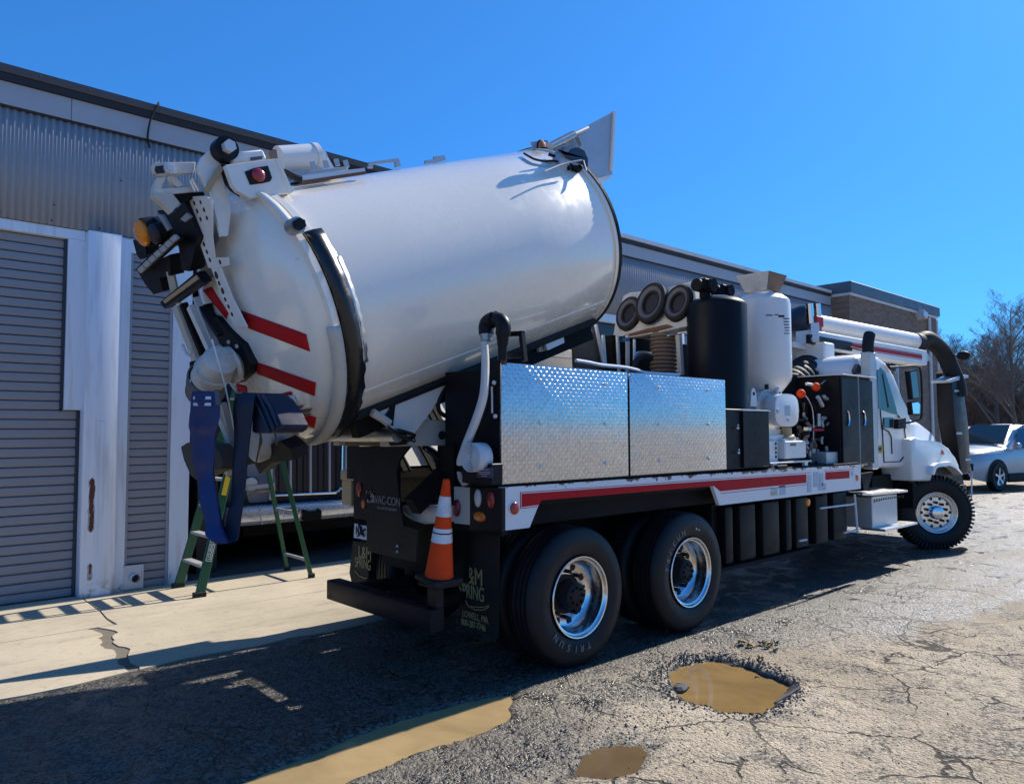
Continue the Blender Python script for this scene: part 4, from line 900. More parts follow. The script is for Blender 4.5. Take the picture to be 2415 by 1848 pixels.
# work lamp below, on its arm
A, B = V((381, 720)), V((470, 655)); d_ = (B-A); nn = V((d_.y, -d_.x)).normalized()
wl = trace([A-nn*11, B-nn*14, B+nn*16, A+nn*9], lambda a, b_: PT(a, b_, -.42), TA*.07, 'work_lamp', 'black', doorp, bev=.006)
trace([A+d_*.08+nn*7, A+d_*.97+nn*9, A+d_*.97-nn*1, A+d_*.08-nn*1], lambda a, b_: PT(a, b_, -.43), TA*.008, 'work_lamp_lens', 'tan', doorp, smooth=False)
b = MB(); b.bar(PT(402, 640, -.38), PT(418, 715, -.38), .05, .03); b.build('lamp_arm', 'offwhite', doorp)
b = MB(); b.bar(PT(470, 660, -.36), PT(492, 640, -.33), .07, .05); b.build('lamp_arm', 'rust_brown', doorp)
# linkage running down the door
for i, (q0, q1, w_, m_) in enumerate((((418, 722), (470, 860), .10, 'offwhite'), ((432, 715), (486, 850), .05, 'frame_black'), ((450, 722), (500, 830), .06, 'white'), ((474, 722), (520, 790), .035, 'black'), ((462, 700), (510, 815), .02, 'galv'))):
    b = MB(); b.bar(PT(*q0, -.38-.012*i), PT(*q1, -.38-.012*i), w_, .05, up=TA, bev=.004); b.build('linkage_bar', m_, doorp)
for q0, q1 in (((455, 858), (480, 885)), ((470, 880), (476, 890))):
    b = MB(); b.bar(PT(*q0, -.44), PT(*q1, -.44), .05, .05, up=TA); b.build('linkage_pin', 'black', doorp)
b = MB(); b.bar(PT(512, 960, -.34), PT(560, 1080, -.34), .075, .05, up=TA, bev=.004); b.build('linkage_bar', 'white_dirty', doorp)
b = MB(); b.bar(PT(526, 950, -.37), PT(552, 1050, -.37), .03, .04, up=TA); b.build('linkage_bar', 'galv', doorp)
b = MB(); b.bar(PT(540, 1050, -.36), PT(536, 1112, -.36), .09, .05, up=TA); b.build('linkage_bar', 'white_dirty', doorp)
b = MB(); b.tube([PT(522, 1074, -.42), PT(560, 1067, -.42)], .026, 12); b.build('latch_handle', 'zinc_light', doorp)
# gate valve in the middle of the door
c = PT(575, 868, -.20); b = MB(); b.lathe([(.19, -.02), (.19, .06), (.165, .065), (.15, .16)], c-TA*.05, TA, 28); b.build('valve_flange', 'tank_white', doorp)
trace([(495, 745), (513, 748), (540, 780), (572, 812), (592, 860), (590, 880), (560, 905), (520, 898), (545, 880), (555, 850), (530, 820), (505, 800)], lambda a, b_: PT(a, b_, -.36), TA*.11, 'valve_body', 'black', doorp, bev=.006)
for q in ((541, 806), (521, 815), (560, 816)): bolt(PT(*q, -.37), -TA, .014, .012, 'valve_bolt', 'zinc_light', doorp)
trace([(472, 720), (486, 718), (484, 724), (492, 745), (500, 760), (488, 765), (480, 735)], lambda a, b_: PT(a, b_, -.37), TA*.05, 'valve_lever', 'black', doorp, smooth=False)
# elbow and cuff carrying the blue hose
A_, B_ = PT(521, 848, -.52), PT(491, 892, -.56); b = MB(); L_ = (B_-A_).length; b.lathe([(0, -.02), (.085, -.015), (.105, .0), (.108, .02), (.112, L_*.5), (.124, L_*.52), (.124, L_*.62), (.114, L_*.64), (.114, L_)], A_, B_-A_, 24); b.build('outlet_elbow', 'white_dirty', doorp)
b = MB(); b.tube([PT(565, 868, -.34), PT(520, 850, -.50)], .088, 20); b.lathe([(0, -.01), (.125, -.01), (.125, .02), (0, .02)], PT(546, 860, -.42), -TA, 24); b.build('outlet_neck', 'white_dirty', doorp)
b = MB(); c0, c1 = PT(490, 886, -.56), PT(484, 922, -.545); d_ = (c1-c0); b.lathe([(.118, 0), (.128, .01), (.128, d_.length*.6), (.122, d_.length*.65), (.128, d_.length)], c0, d_, 24); b.build('hose_cuff', 'grey_band', doorp)
b = MB(); b.tube([PT(500, 800, -.57), PT(530, 905, -.57), PT(556, 1030, -.50)], .005, 6); b.build('pull_cord', 'reflective', doorp)
b = MB(); b.tube([ring(-.62, a_, .06) + T(0, .06, -.02)-TO for a_ in [R(200+i*10) for i in range(19)]], .010, 6); b.build('cuff_handle', 'zinc_light', doorp)
# lower sump of the door
b = MB(); b.lathe([(.0, .0), (.13, .0), (.14, .02), (.14, .46), (.0, .48)], PT(590, 1048, -.42)-TA*.0, TA*.92+TV*.0-TU*.0, 24); b.build('sump', 'white_dirty', doorp)
b = MB(); b.prism([PT(*q, -.34) for q in ((560, 1078), (660, 1040), (685, 1060), (690, 1085), (640, 1090), (612, 1118), (600, 1092), (572, 1100))], TA*.12); b.build('sump_seal', 'rubber', doorp, smooth=False)
for (px, py) in ((612, 1018), (648, 1018)):
    b = MB(); pts = bez([PT(px, py, -.45), PT(px+5, py+22, -.46), PT(px-3, py+48, -.46), PT(px-8, py+72, -.44), PT(px-1, py+40, -.44), PT(px+3, py+4, -.44)] if px < 630 else [PT(px, py, -.45), PT(px+3, py+15, -.45), PT(px+4, py+30, -.44)], 6); b.tube(pts, .006, 6); b.build('cord', 'strap_olive', doorp)
# dark lid hanging open at the bottom of the door
b = MB(); b.prism([PX(*q, 1.98) for q in ((424, 1052), (440, 1044), (470, 1040), (498, 1046), (516, 1062), (524, 1090), (520, 1106), (490, 1112), (470, 1122), (460, 1132), (447, 1120), (432, 1085))], (.14, 0, 0), .02, 2); lid = b.build('sump_lid', 'canvas_brown', doorp)
# ---- top of the tank: hinge lobe, light box, door cylinder, rails
y0 = 4.50; fY = lambda a, b_: PY(a, b_, y0)
lobe = trace([(469, 388), (478, 368), (497, 352), (522, 348), (538, 356), (528, 380), (522, 398), (500, 424), (488, 440), (478, 420), (470, 405)], lambda a, b_: PY(a, b_, 4.62), (0, .05, 0), 'hinge_lobe', 'white', tank, bev=.005)
q = PY(523, 358, 4.62); b = MB(); b.cyl(q, q-TV*.09, .075, 20); b.build('hinge_boss', 'black', tank); bolt(q-TV*.09, -TV, .040, .05, 'hinge_bolt', 'zinc_light', tank)
b = MB(); q = PY(536, 368, 4.62); b.cyl(q+TV*.02, q-TV*.02, .075, 20); b.build('hinge_boss', 'black', tank)
b = MB(); b.bar(PY(521, 395, 4.58), PY(486, 452, 4.58), .03, .03); b.build('prop_rod', 'tan', tank)
trace([(497, 440), (520, 395), (530, 440), (540, 470), (545, 500), (539, 556), (522, 556), (516, 530), (506, 495)], lambda a, b_: PY(a, b_, 4.60), (0, .04, 0), 'door_hanger', 'white', tank, bev=.004, smooth=False)
trace([(523, 388), (532, 384), (546, 425), (562, 442), (575, 452), (571, 460), (548, 445), (537, 430)], lambda a, b_: PY(a, b_, 4.56), (0, .05, 0), 'hanger_seal', 'rubber', tank, smooth=False)
bxp = trace([(532, 389), (650, 374), (686, 455), (592, 468), (560, 450), (548, 434)], lambda a, b_: PY(a, b_, 4.46), (0, .05, 0), 'light_box', 'white', tank, bev=.003, smooth=False)
trace([(650, 374), (657, 373), (692, 452), (686, 456)], lambda a, b_: PY(a, b_, 4.45), (0, .12, 0), 'light_box_rim', 'white', tank, smooth=False)
trace([(577, 405), (600, 396), (632, 391), (642, 420), (637, 428), (620, 432), (590, 436)], lambda a, b_: PY(a, b_, 4.455), (0, .004, 0), 'lamp_backing', 'rubber', tank, smooth=False)
lamp(PY(609, 413, 4.452), nY, .043, .043, 'lens_red', tank, 'stop_lamp', bez_=False)
b = MB(); b.prism([PY(*q, 4.56) for q in ((545, 359), (620, 352), (630, 375), (548, 386))], (0, .35, 0), .01); b.build('hinge_housing', 'white', tank)
trace([(591, 371), (619, 368), (619, 375), (591, 379)], lambda a, b_: PY(a, b_, 4.555), (0, .004, 0), 'label_plate', 'grey_band', tank, smooth=False)
trace([(632, 362), (645, 351), (652, 353), (656, 378), (640, 378)], lambda a, b_: PY(a, b_, 4.60), (0, .03, 0), 'cylinder_lug', 'rust_brown', tank, smooth=False)
A, B = PY(656, 375, 4.85), PY(748, 368, 4.85); b = MB(); b.tube([A, B], .088, 20); b.lathe([(.088, 0), (.094, 0), (.094, .04), (.088, .04)], B-(B-A).normalized()*.04, B-A, 20); b.build('door_cylinder', 'white', tank)
q = PY(759, 366, 4.78); b = MB(); b.cyl(q, q+TV*.12, .045, 16); b.build('cylinder_pin', 'zinc_light', tank)
trace([(742, 376), (752, 358), (766, 358), (790, 398), (778, 400), (770, 386), (778, 400), (764, 402)][0:5]+[(770, 402), (752, 392)], lambda a, b_: PY(a, b_, 4.80), (0, .06, 0), 'cylinder_bracket', 'white', tank, smooth=False)
rl = trace([(712, 414), (860, 396), (862, 404), (714, 427)], lambda a, b_: PY(a, b_, 4.56), (0, .04, 0), 'top_rail', 'zinc_light', tank, smooth=False)
trace([(714, 426), (862, 404), (864, 410), (718, 431)], lambda a, b_: PY(a, b_, 4.555), (0, .03, 0), 'top_rail_rust', 'rust', tank, smooth=False)
b = MB(); b.prism([PY(*q, 4.66) for q in ((705, 420), (730, 402), (820, 392), (822, 400), (720, 418))], (0, .3, 0), .005); b.build('top_plate', 'galv', tank)
b = MB()
for px, py in ((741, 399), (771, 396), (797, 392), (819, 395)): q = PY(px, py, 4.62); b.bar(q, q+TU*.05, .02, .03)
b.build('plate_studs', 'galv', tank)
b = MB()
for i in range(3): b.tube(bez([PY(672+6*i, 402+6*i, 4.60), PY(690, 412+4*i, 4.56), PY(712, 420+3*i, 4.55)], 6), .012, 6)
b.build('hydraulic_hose', 'rubber', tank)
for q in ([(868, 396), (872, 382), (940, 373), (946, 392), (934, 395), (932, 382), (880, 388), (880, 396)], [(1003, 386), (1004, 378), (1024, 375), (1024, 369), (1048, 366), (1052, 378), (1030, 384)]):
    trace(q, lambda a, b_: PY(a, b_, 4.95), (0, .02, 0), 'lifting_lug', 'galv', tank, smooth=False)
# front-left arm reaching back past the door
arm = trace([(358, 390), (366, 382), (385, 383), (462, 382), (458, 408), (380, 412), (362, 406)], lambda a, b_: PY(a, b_, 4.70), (0, .04, 0), 'latch_arm', 'white_dirty', tank, bev=.004)
b = MB(); q = PY(397, 399, 4.70); b.cyl(q, q-TV*.03, .032, 18); b.cyl(q-TV*.03, q-TV*.045, .020, 6); b.build('latch_bolt', 'zinc_light', tank)
trace([(367, 392), (388, 390), (388, 408), (370, 410), (365, 402)], lambda a, b_: PY(a, b_, 4.695), (0, .004, 0), 'latch_slot', 'gutter_dark', tank, smooth=False)
for q in ([(362, 440), (370, 420), (392, 416), (382, 440), (380, 445), (460, 441), (458, 452), (360, 462)], [(400, 415), (415, 418), (432, 436), (420, 442), (408, 434)]):
    trace(q, lambda a, b_: PY(a, b_, 4.74), (0, .05, 0), 'latch_bracket', 'white_dirty', tank, smooth=False)
trace([(360, 462), (372, 454), (406, 456), (424, 478), (404, 502), (385, 482)], lambda a, b_: PY(a, b_, 4.72), (0, .06, 0), 'latch_foot', 'offwhite', tank, smooth=False)
trace([(405, 458), (480, 452), (484, 462), (428, 476), (418, 476)], lambda a, b_: PY(a, b_, 4.76), (0, .06, 0), 'latch_foot', 'frame_black', tank, smooth=False)
for q0, q1 in (((452, 422), (468, 450)), ((449, 427), (460, 452))):
    b = MB(); b.tube([PY(*q0, 4.68), PY(*q1, 4.68)], .012, 8); b.build('pin', 'alu', tank)
# ---- front top: marker light, hood, duct
trace([(1252, 335), (1291, 330), (1300, 361), (1262, 369)], lambda a, b_: PY(a, b_, 4.72), (0, .012, 0), 'light_plate', 'galv', tank, smooth=False)
lamp(PY(1277, 348, 4.718), nY, .048, .060, 'lens_orange', tank, 'marker_light', bez_=True, dome=.03, bmat='rubber')
YH = 4.34; fHd = lambda a, b_: PY(a, b_, YH)
hd = trace([(1300, 345), (1345, 318), (1448, 263), (1444, 412), (1400, 424), (1385, 405), (1362, 385), (1318, 360)], fHd, (0, .012, 0), 'rain_hood', 'galv', tank, smooth=False)
trace([(1448, 262), (1453, 262), (1446, 402), (1441, 402)], lambda a, b_: PY(a, b_, YH-.02), (0, .06, 0), 'hood_flange', 'white', tank, smooth=False)  # white strip paints the lit edge of the hood
trace([(1400, 422), (1441, 413), (1443, 417), (1412, 438)], lambda a, b_: PY(a, b_, YH-.01), (0, .08, 0), 'hood_gusset', 'white', tank, smooth=False)
c = PY(1352, 385, YH-.04); b = MB(); b.lathe([(0, -.03), (.12, -.03), (.15, 0), (.155, .03), (.155, .10)], c, (0.1, 1, .05), 28); b.build('intake_duct', 'galv', tank)
trace([(1316, 352), (1330, 364), (1342, 360), (1350, 350), (1362, 347), (1378, 355), (1387, 375), (1386, 402), (1375, 388), (1340, 372)], lambda a, b_: PY(a, b_, YH-.085), (0, .012, 0), 'duct_cover', 'navy_panel', tank, smooth=False)
b = MB(); b.tube([PY(1298, 346, YH-.05), PY(1352, 318, YH-.05)], .035, 12); b.build('hood_cylinder', 'steel', tank)
b = MB(); b.tube([PY(1352, 318, YH-.05), PY(1386, 302, YH-.04)], .020, 8); b.bar(PY(1362, 322, YH-.05), PY(1372, 345, YH-.05), .04, .03); b.build('hood_linkage', 'galv', tank)
def rcable(pts, r_, name, mat, lift=.012): b = MB(); b.tube(bez([PR(q[0], q[1], TR+lift) for q in pts], 6), r_, 7); return b.build(name, mat, tank)
rcable(((1236, 362), (1246, 368), (1262, 376), (1285, 380), (1310, 380), (1335, 390), (1350, 398)), .010, 'lamp_cable', 'rubber', .02)
rcable(((1294, 364), (1320, 374), (1345, 388), (1368, 404)), .014, 'lamp_cable', 'rubber', .03)
rcable(((1284, 404), (1330, 386), (1372, 378)), .007, 'stay_rod', 'galv', .08); rcable(((1376, 379), (1383, 404)), .007, 'stay_rod', 'galv', .06)
rw = random.Random(9)
for i in range(6): b = MB(); b.sphere(PR(1342+rw.uniform(-6, 30), 396+rw.uniform(-2, 12), TR+.02), rw.uniform(.015, .03), 5); b.build('cable_joint', 'frame_black', tank)
# brackets under the tank
for q, d_ in (([(1282, 798), (1328, 782), (1331, 808), (1292, 826)], -.45), ([(1345, 800), (1396, 776), (1397, 786), (1392, 792), (1352, 806)], -.35)):
    trace(q, lambda a, b_, d_=d_: PY(a, b_, 4.95+d_), (0, .03, 0), 'tank_bracket', 'white', tank, smooth=False)
trace([(1270, 818), (1284, 814), (1290, 826), (1272, 830)], lambda a, b_: PY(a, b_, 4.55), (0, .05, 0), 'tank_bracket', 'offwhite', tank, smooth=False)
b = MB()
for v_ in (-.32, .32): b.bar(T(.15, v_, -.88), T(TL-.05, v_, -.88), .10, .12, up=TU)
b.build('tank_runner', 'frame_black', tank)
b = MB(); b.tube(bez([PY(*q, 4.5) for q in ((1060, 905), (1045, 925), (1034, 950), (1036, 968), (1046, 978), (1062, 982), (1090, 980))], 6), .018, 8); b.build('hydraulic_hose', 'rubber', truck)
paint('port_rubber', (.028, .026, .025), .8, .6, (.09, .075, .06), dscale=9, spec=.2)
# ---------------- amidships: ports, bellows, tanks, blower
PLP, PLN = V((6.45, 4.8, 2.95)), V((-.955, 0, .297)); PLU = V((.297, 0, .955))
fPl = lambda a, b_: PL(a, b_, PLP, PLN)
mp = trace([(1446, 790), (1452, 752), (1470, 697), (1484, 690), (1560, 682), (1637, 662), (1646, 764), (1560, 782), (1465, 800)], fPl, -PLN*.10, 'port_plate', 'white_dirty', bev=.006)
for c_, r_, of in (((1487, 742), .20, 0), ((1545, 721), .235, .045), ((1603, 717), .205, 0)):
    c = fPl(*c_)+PLN*of
    def squash(b):
        for v in b.bm.verts: v.co.y = c.y+(v.co.y-c.y)*.80
        return b
    b = MB(); b.lathe([(r_*.93, -.02), (r_, 0), (r_, .05), (r_*.93, .065), (r_*.76, .055), (r_*.72, .035), (r_*.60, .03), (r_*.58, .045), (r_*.50, .045), (r_*.48, .0)], c, PLN, 32); pt = squash(b).build('port_ring', 'port_rubber', mp)
    b = MB(); b.lathe([(r_*.80, .0595), (r_*.78, .0625), (r_*.62, .050), (r_*.60, .045)], c, PLN, 32); squash(b).build('port_seat', 'grey_band', mp)
    b = MB(); b.lathe([(0, .012), (r_*.5, .012)], c, PLN, 24); squash(b).build('port_opening', 'gutter_dark', mp)
b = MB(); b.prism([fPl(*q)-PLN*-.012 for q in ((1465, 797), (1560, 779), (1590, 771), (1575, 766), (1530, 776), (1478, 790))], PLN*.006); b.build('rust_stain', 'rust', mp, smooth=False)
c0, c1 = PY(1566, 778, 4.78), PY(1566, 893, 4.78); b = MB(); pr = [(.15, 0), (.155, .02), (.155, .08)]; L_ = (c0-c1).length; k = 10
for i in range(k): z = .09+(L_-.10)*i/k; pr += [(.138, z), (.158, z+(L_-.1)/k*.5)]
b.lathe(pr+[(.14, L_)], c0, c1-c0, 28); b.build('bellows', 'rust_brown', truck)
b = MB(); b.box((5.95, 5.0, 1.36), (7.9, 5.1, 2.72)); b.build('partition', 'frame_black', truck, smooth=False)
b = MB(); b.box((6.15, 5.15, 1.36), (8.5, 5.85, 2.62), .02); b.build('blower_cabinet', 'frame_black', truck)
b = MB(); b.box((6.12, 4.5, 1.36), (6.6, 5.1, 2.25), .02); b.build('pump_box', 'black', truck)
for q0, q1, w_, m_ in (((1600, 782), (1606, 884), .05, 'zinc_light'), ((1480, 790), (1480, 880), .03, 'offwhite'), ((1496, 800), (1496, 880), .02, 'zinc_light'), ((1598, 795), (1598, 795.1), .01, 'zinc_light')):
    b = MB(); b.bar(PY(*q0, 4.6), PY(*q1, 4.6), w_, w_); b.build('upright', m_, truck)
b = MB(); b.tube([PY(1575, 791, 4.58), PY(1622, 781, 4.58)], .012, 8); b.build('tie_rod', 'zinc_light', truck)
trace([(1468, 796), (1484, 796), (1486, 804), (1470, 806)], lambda a, b_: PY(a, b_, 4.55), (0, .05, 0), 'blue_cap', 'glass_sky', smooth=False)
b = MB(); b.tube(bez([PY(*q, 4.7) for q in ((1498, 838), (1510, 832), (1534, 834))], 6), .022, 8); b.build('pipe_stub', 'alu', truck)
b = MB(); b.tube(bez([PY(*q, 4.55) for q in ((1494, 880), (1500, 852), (1516, 842), (1536, 844))], 6), .03, 8); b.build('hose', 'rubber', truck)
# black pressure tank
cb = V((6.60, 4.17, 0)); b = MB(); b.lathe([(0, 1.36), (.298, 1.36), (.298, 2.985), (.285, 3.015), (.22, 3.055), (.10, 3.075), (0, 3.08)], cb, (0, 0, 1), 48); bt = b.build('black_tank', 'black_satin', truck)
b = MB(); b.cyl(cb+V((0, 0, 3.07)), cb+V((0, 0, 3.085)), .12, 20); b.build('tank_cap', 'zinc_light', bt)
for px, py, s in ((1662, 676, 1), (1703, 688, .9)):
    c = PY(px, py, 4.2); b = MB(); b.cyl(c-V((0, 0, .13)), c, .055*s, 12); b.box((c.x-.10*s, c.y-.07, c.z-.05), (c.x+.10*s, c.y+.07, c.z+.07*s), .012); b.cyl(c+V((-.15*s, 0, .0)), c+V((-.09, 0, 0)), .065*s, 14); b.cyl(c+V((0, -.06, .0)), c+V((0, -.11, 0)), .07*s, 14); b.build('valve_head', 'frame_black', bt)
b = MB(); c = PY(1657, 655, 4.3); b.bar(c, c-V((0, 0, .08)), .02, .03); b.build('lug', 'white', bt)
P3((6.12, 3.80, 1.36), (6.93, 3.90, 1.93), 'cabinet', 'black_satin')
b = MB(); b.box((6.40, 3.775, 1.375), (6.88, 3.798, 1.912), .004); cd = b.build('cabinet_door', 'black_satin', truck)
b = MB(); b.box((6.38, 3.765, 1.914), (6.90, 3.91, 1.926)); b.build('cabinet_top', 'zinc_light', truck)
b = MB()
for px, py in ((1740, 1009), (1742, 1067)): q = PY(px, py, 3.775); b.sphere(q, .014, 5); b.sphere(q+V((.0, -.004, .028)), .009, 5)
b.build('hinge_bolts', 'zinc_light', cd)
# white silencer
cw = V((7.60, 4.22, 0)); b = MB(); b.lathe([(.12, 2.06), (.14, 2.10), (.20, 2.16), (.285, 2.27), (.297, 2.32), (.297, 3.10), (.285, 3.16), (.22, 3.215), (.12, 3.245), (.0, 3.25)], cw, (0, 0, 1), 48); sil = b.build('silencer', 'white', truck)
b = MB(); b.lathe([(.12, 3.22), (.12, 3.27)], cw, (0, 0, 1), 24); b.sphere(cw+V((.22, -.08, 3.20)), .035, 6); b.build('silencer_neck', 'zinc_light', sil)
q = PY(1808, 906, 3.93); b = MB(); b.cyl(q, q-V((0, 0, .05)), .022, 8); b.build('drain_plug', 'rubber', sil)
def onsil(px, py):
    d = ray(px, py); o_ = cC-cw; A_ = d.x*d.x+d.y*d.y; B_ = 2*(o_.x*d.x+o_.y*d.y); C__ = o_.x**2+o_.y**2-.2995**2; t = (-B_-math.sqrt(max(0, B_*B_-4*A_*C__)))/(2*A_); return cC+d*t
for (x0, y0, x1, y1) in ((1806, 742, 1822, 744.5), (1826, 741, 1836, 743), (1836, 743, 1850, 748), (1847, 750, 1862, 752.5), (1848, 757, 1862, 759.5), (1849, 764, 1862, 766.5), (1850, 771, 1863, 773.5), (1851, 778, 1863, 780), (1849, 785, 1863, 787)):
    b = MB(); k = 5; b.grid([[onsil(x0+(x1-x0)*i/k, y) for i in range(k+1)] for y in (y0, y1)]); b.build('stencil_line', 'black', sil)
# rain cap: open flared box
def rect(px4, y): return [PY(a, b_, y) for a, b_ in px4]
c = cw+V((0, 0, 3.26)); b = MB(); lo = [c+V((sx*.13, sy*.13, 0)) for sx, sy in ((-1, -1), (1, -1), (1, 1), (-1, 1))]; hi = [c+V((sx*.195, sy*.195, .185)) for sx, sy in ((-1, -1), (1, -1), (1, 1), (-1, 1))]
for i in range(4): j = (i+1) % 4; b.poly([lo[i], lo[j], hi[j], hi[i]])
cap = b.build('rain_cap', 'rust_brown', truck, smooth=False, solid=.008); b = MB(); b.poly([lo[0]+V((-.006, -.002, 0)), lo[3]+V((-.006, .002, 0)), hi[3]+V((-.007, .002, 0)), hi[0]+V((-.007, -.002, 0))]); b.build('cap_side', 'white_dirty', cap, smooth=False, solid=.003)
# roots blower
bl = MB(); c = V((7.42, 4.05, 1.90)); bl.lathe([(.0, -.36), (.23, -.36), (.25, -.34), (.25, -.27), (.235, -.26), (.235, .26), (.25, .27), (.25, .36), (.0, .36)], c+V((0, .38, 0)), (0, 1, 0), 36); blo = bl.build('blower', 'white', truck)
bl = MB(); bl.lathe([(.25, 0), (.262, 0), (.262, .03), (.25, .03)], c+V((0, .02, 0)), (0, 1, 0), 36, close=True)
for i in range(20): a = 2*math.pi*i/20; bl.cyl(c+V((math.cos(a)*.24, .02, math.sin(a)*.24)), c+V((math.cos(a)*.24, .005, math.sin(a)*.24)), .009, 6)
bl.build('blower_flange', 'white', blo)
b = MB(); r_ = .30; hc = PY(1857, 967, 3.88); pts = []
for i in range(28):
    a = 2*math.pi*i/28; ca, sa = math.cos(a), math.sin(a); e = .62; pts.append(hc+V((math.copysign(abs(ca)**e, ca)*.255, 0, math.copysign(abs(sa)**e, sa)*.175)))
b.prism(pts, (0, .12, 0), .012, 2); cov = b.build('blower_cover', 'white', truck)
b = MB(); b.box((hc.x-.06, hc.y-.002, hc.z-.06), (hc.x+.06, hc.y+.001, hc.z+.05)); b.build('maker_plate', 'decal_grey', cov, smooth=False)
b = MB()
for px, py in ((1833, 969), (1858, 990)): q = PY(px, py, 3.88); b.cyl(q, q-V((0, .02, 0)), .022, 8)
b.build('cover_plugs', 'zinc_light', cov)
for px in (1778, 1839):
    q = PY(px, 935, 4.0); b = MB()
    b.prism([q+V(p_) for p_ in ((-.07, 0, -.10), (.07, 0, -.10), (.045, 0, .05), (.02, 0, .09), (-.02, 0, .09), (-.045, 0, .05))], (0, .03, 0), .004); le_ = b.build('lifting_eye', 'white', blo); b = MB(); b.cyl(q+V((0, -.002, .03)), q+V((0, .032, .03)), .022, 12); b.build('eye_hole', 'gutter_dark', blo)
b = MB(); b.box((7.05, 3.95, 1.60), (7.75, 4.4, 1.68), .01); b.box((7.15, 4.0, 1.66), (7.65, 4.4, 1.74)); b.build('blower_foot', 'white', blo)
b = MB(); b.lathe([(.0, 0), (.09, 0), (.09, .02), (.05, .03), (.05, .12)], PY(1856, 1034, 3.95), (0, 0, 1), 18); b.build('shaft_coupling', 'tan', blo)
b = MB(); b.box((7.0, 3.90, 1.40), (7.28, 4.2, 1.62), .008); gb = b.build('gearbox', 'white', truck); b = MB(); b.box((7.32, 3.84, 1.43), (7.78, 4.2, 1.615), .01); b.box((7.40, 3.90, 1.615), (7.68, 4.1, 1.64), .006); gb2 = b.build('gearbox', 'white', truck)
b = MB(); q = PY(1871, 1048, 3.838); b.box((q.x-.06, 3.836, q.z-.015), (q.x+.06, 3.839, q.z+.015)); b.build('label', 'glass_sky', gb2, smooth=False)
for i in range(8): b = MB(); x_ = 7.02 if i < 4 else 7.22; b.box((x_, 3.893, 1.44+.045*(i % 4)), (x_+.025, 3.899, 1.465+.045*(i % 4))); b.build('gearbox_slot', 'gutter_dark', gb, smooth=False)
b = MB(); b.box((6.98, 3.82, 1.385), (7.86, 4.25, 1.402), .004); b.box((7.05, 3.83, 1.335), (7.12, 3.86, 1.386)); b.box((7.72, 3.83, 1.335), (7.79, 3.86, 1.386)); b.build('blower_stand', 'white', truck)
b = MB(); q = PY(1845, 1101, 3.80); b.box((q.x-.11, 3.79, 1.338), (q.x+.09, 3.85, 1.372), .004); b.build('junction_box', 'plastic_black', truck)
# valves, pipes and floats ahead of the blower
b = MB(); b.box((7.85, 4.35, 1.36), (8.7, 6.0, 2.42), .02); b.build('engine_cabinet', 'frame_black', truck)
for (px, py) in ((1889, 928), (1924, 912)):
    b = MB(); b.sphere(PY(px, py, 4.05), .050, 10); b.build('float_ball', 'orange_cone', truck)
def pipe(pts, y, r, name, mat, n=8): b = MB(); b.tube(bez([PY(*q, y) for q in pts], 6), r, n); return b.build(name, mat, truck)
pipe([(1899, 932), (1908, 945), (1916, 965), (1919, 1000), (1918, 1040)], 4.02, .006, 'sight_tube', 'zinc_light'); pipe([(1936, 905), (1948, 897), (1960, 900), (1968, 918), (1975, 935), (1982, 955)], 4.02, .008, 'sight_tube', 'galv')
pipe([(1969, 928), (1977, 945)], 4.0, .016, 'fitting', 'galv'); pipe([(1982, 955), (1970, 975), (1950, 1002)], 4.0, .012, 'lever', 'galv'); pipe([(1963, 942), (1972, 962), (1978, 965)], 4.0, .010, 'lever', 'galv')
pipe([(1980, 951), (1988, 960)], 4.0, .024, 'fitting', 'steel'); pipe([(1902, 905), (1915, 907)], 4.05, .018, 'fitting', 'zinc_light')
pipe([(1916, 1012), (1926, 1013), (1941, 1013)], 3.95, .015, 'valve_handle', 'red_dark'); pipe([(1931, 975), (1931, 1005)], 4.0, .022, 'fitting', 'steel'); pipe([(1941, 985), (1946, 985)], 4.0, .02, 'fitting', 'galv')
rw = random.Random(21)
for i in range(64):
    x0, y0 = rw.uniform(1880, 1932 if i < 34 else 1978), rw.uniform(985 if i < 34 else 930, 1092); x1, y1 = x0+rw.uniform(-14, 14), y0+rw.uniform(-26, 26)
    pipe([(x0, y0), ((x0+x1)/2+rw.uniform(-5, 5), (y0+y1)/2), (x1, y1)], rw.uniform(3.98, 4.2), rw.uniform(.010, .026), 'manifold_pipe', rw.choice(['frame_black', 'steel', 'galv', 'frame_black', 'black', 'rust_brown']))
for i in range(10):
    q = PY(rw.uniform(1886, 1920), rw.uniform(1005, 1080), rw.uniform(3.95, 4.05)); b = MB(); b.obox(q, (rw.uniform(.02, .045), 0, 0), (0, .03, 0), (0, 0, rw.uniform(.02, .05)), .004); b.build('manifold_block', rw.choice(['frame_black', 'steel', 'galv', 'purple_dark']), truck)
for i in range(12):
    x0 = 1882+8*i+rw.uniform(-3, 3); y0 = rw.uniform(925, 1000); dx = rw.uniform(-12, 12)
    pipe([(x0, y0), (x0+dx*.3, y0+30), (x0+dx, (y0+1095)/2+10), (x0+dx*.6, 1096)], rw.uniform(4.16, 4.32), rw.uniform(.010, .022), 'hydraulic_hose', rw.choice(['rubber', 'frame_black', 'galv', 'rubber', 'grey_band']))
b = MB(); b.obox(PY(1948, 1082, 4.0), (.20, 0, 0), (0, .1, 0), (0, 0, .085), .006); b.build('battery_box', 'alu_dull', truck)
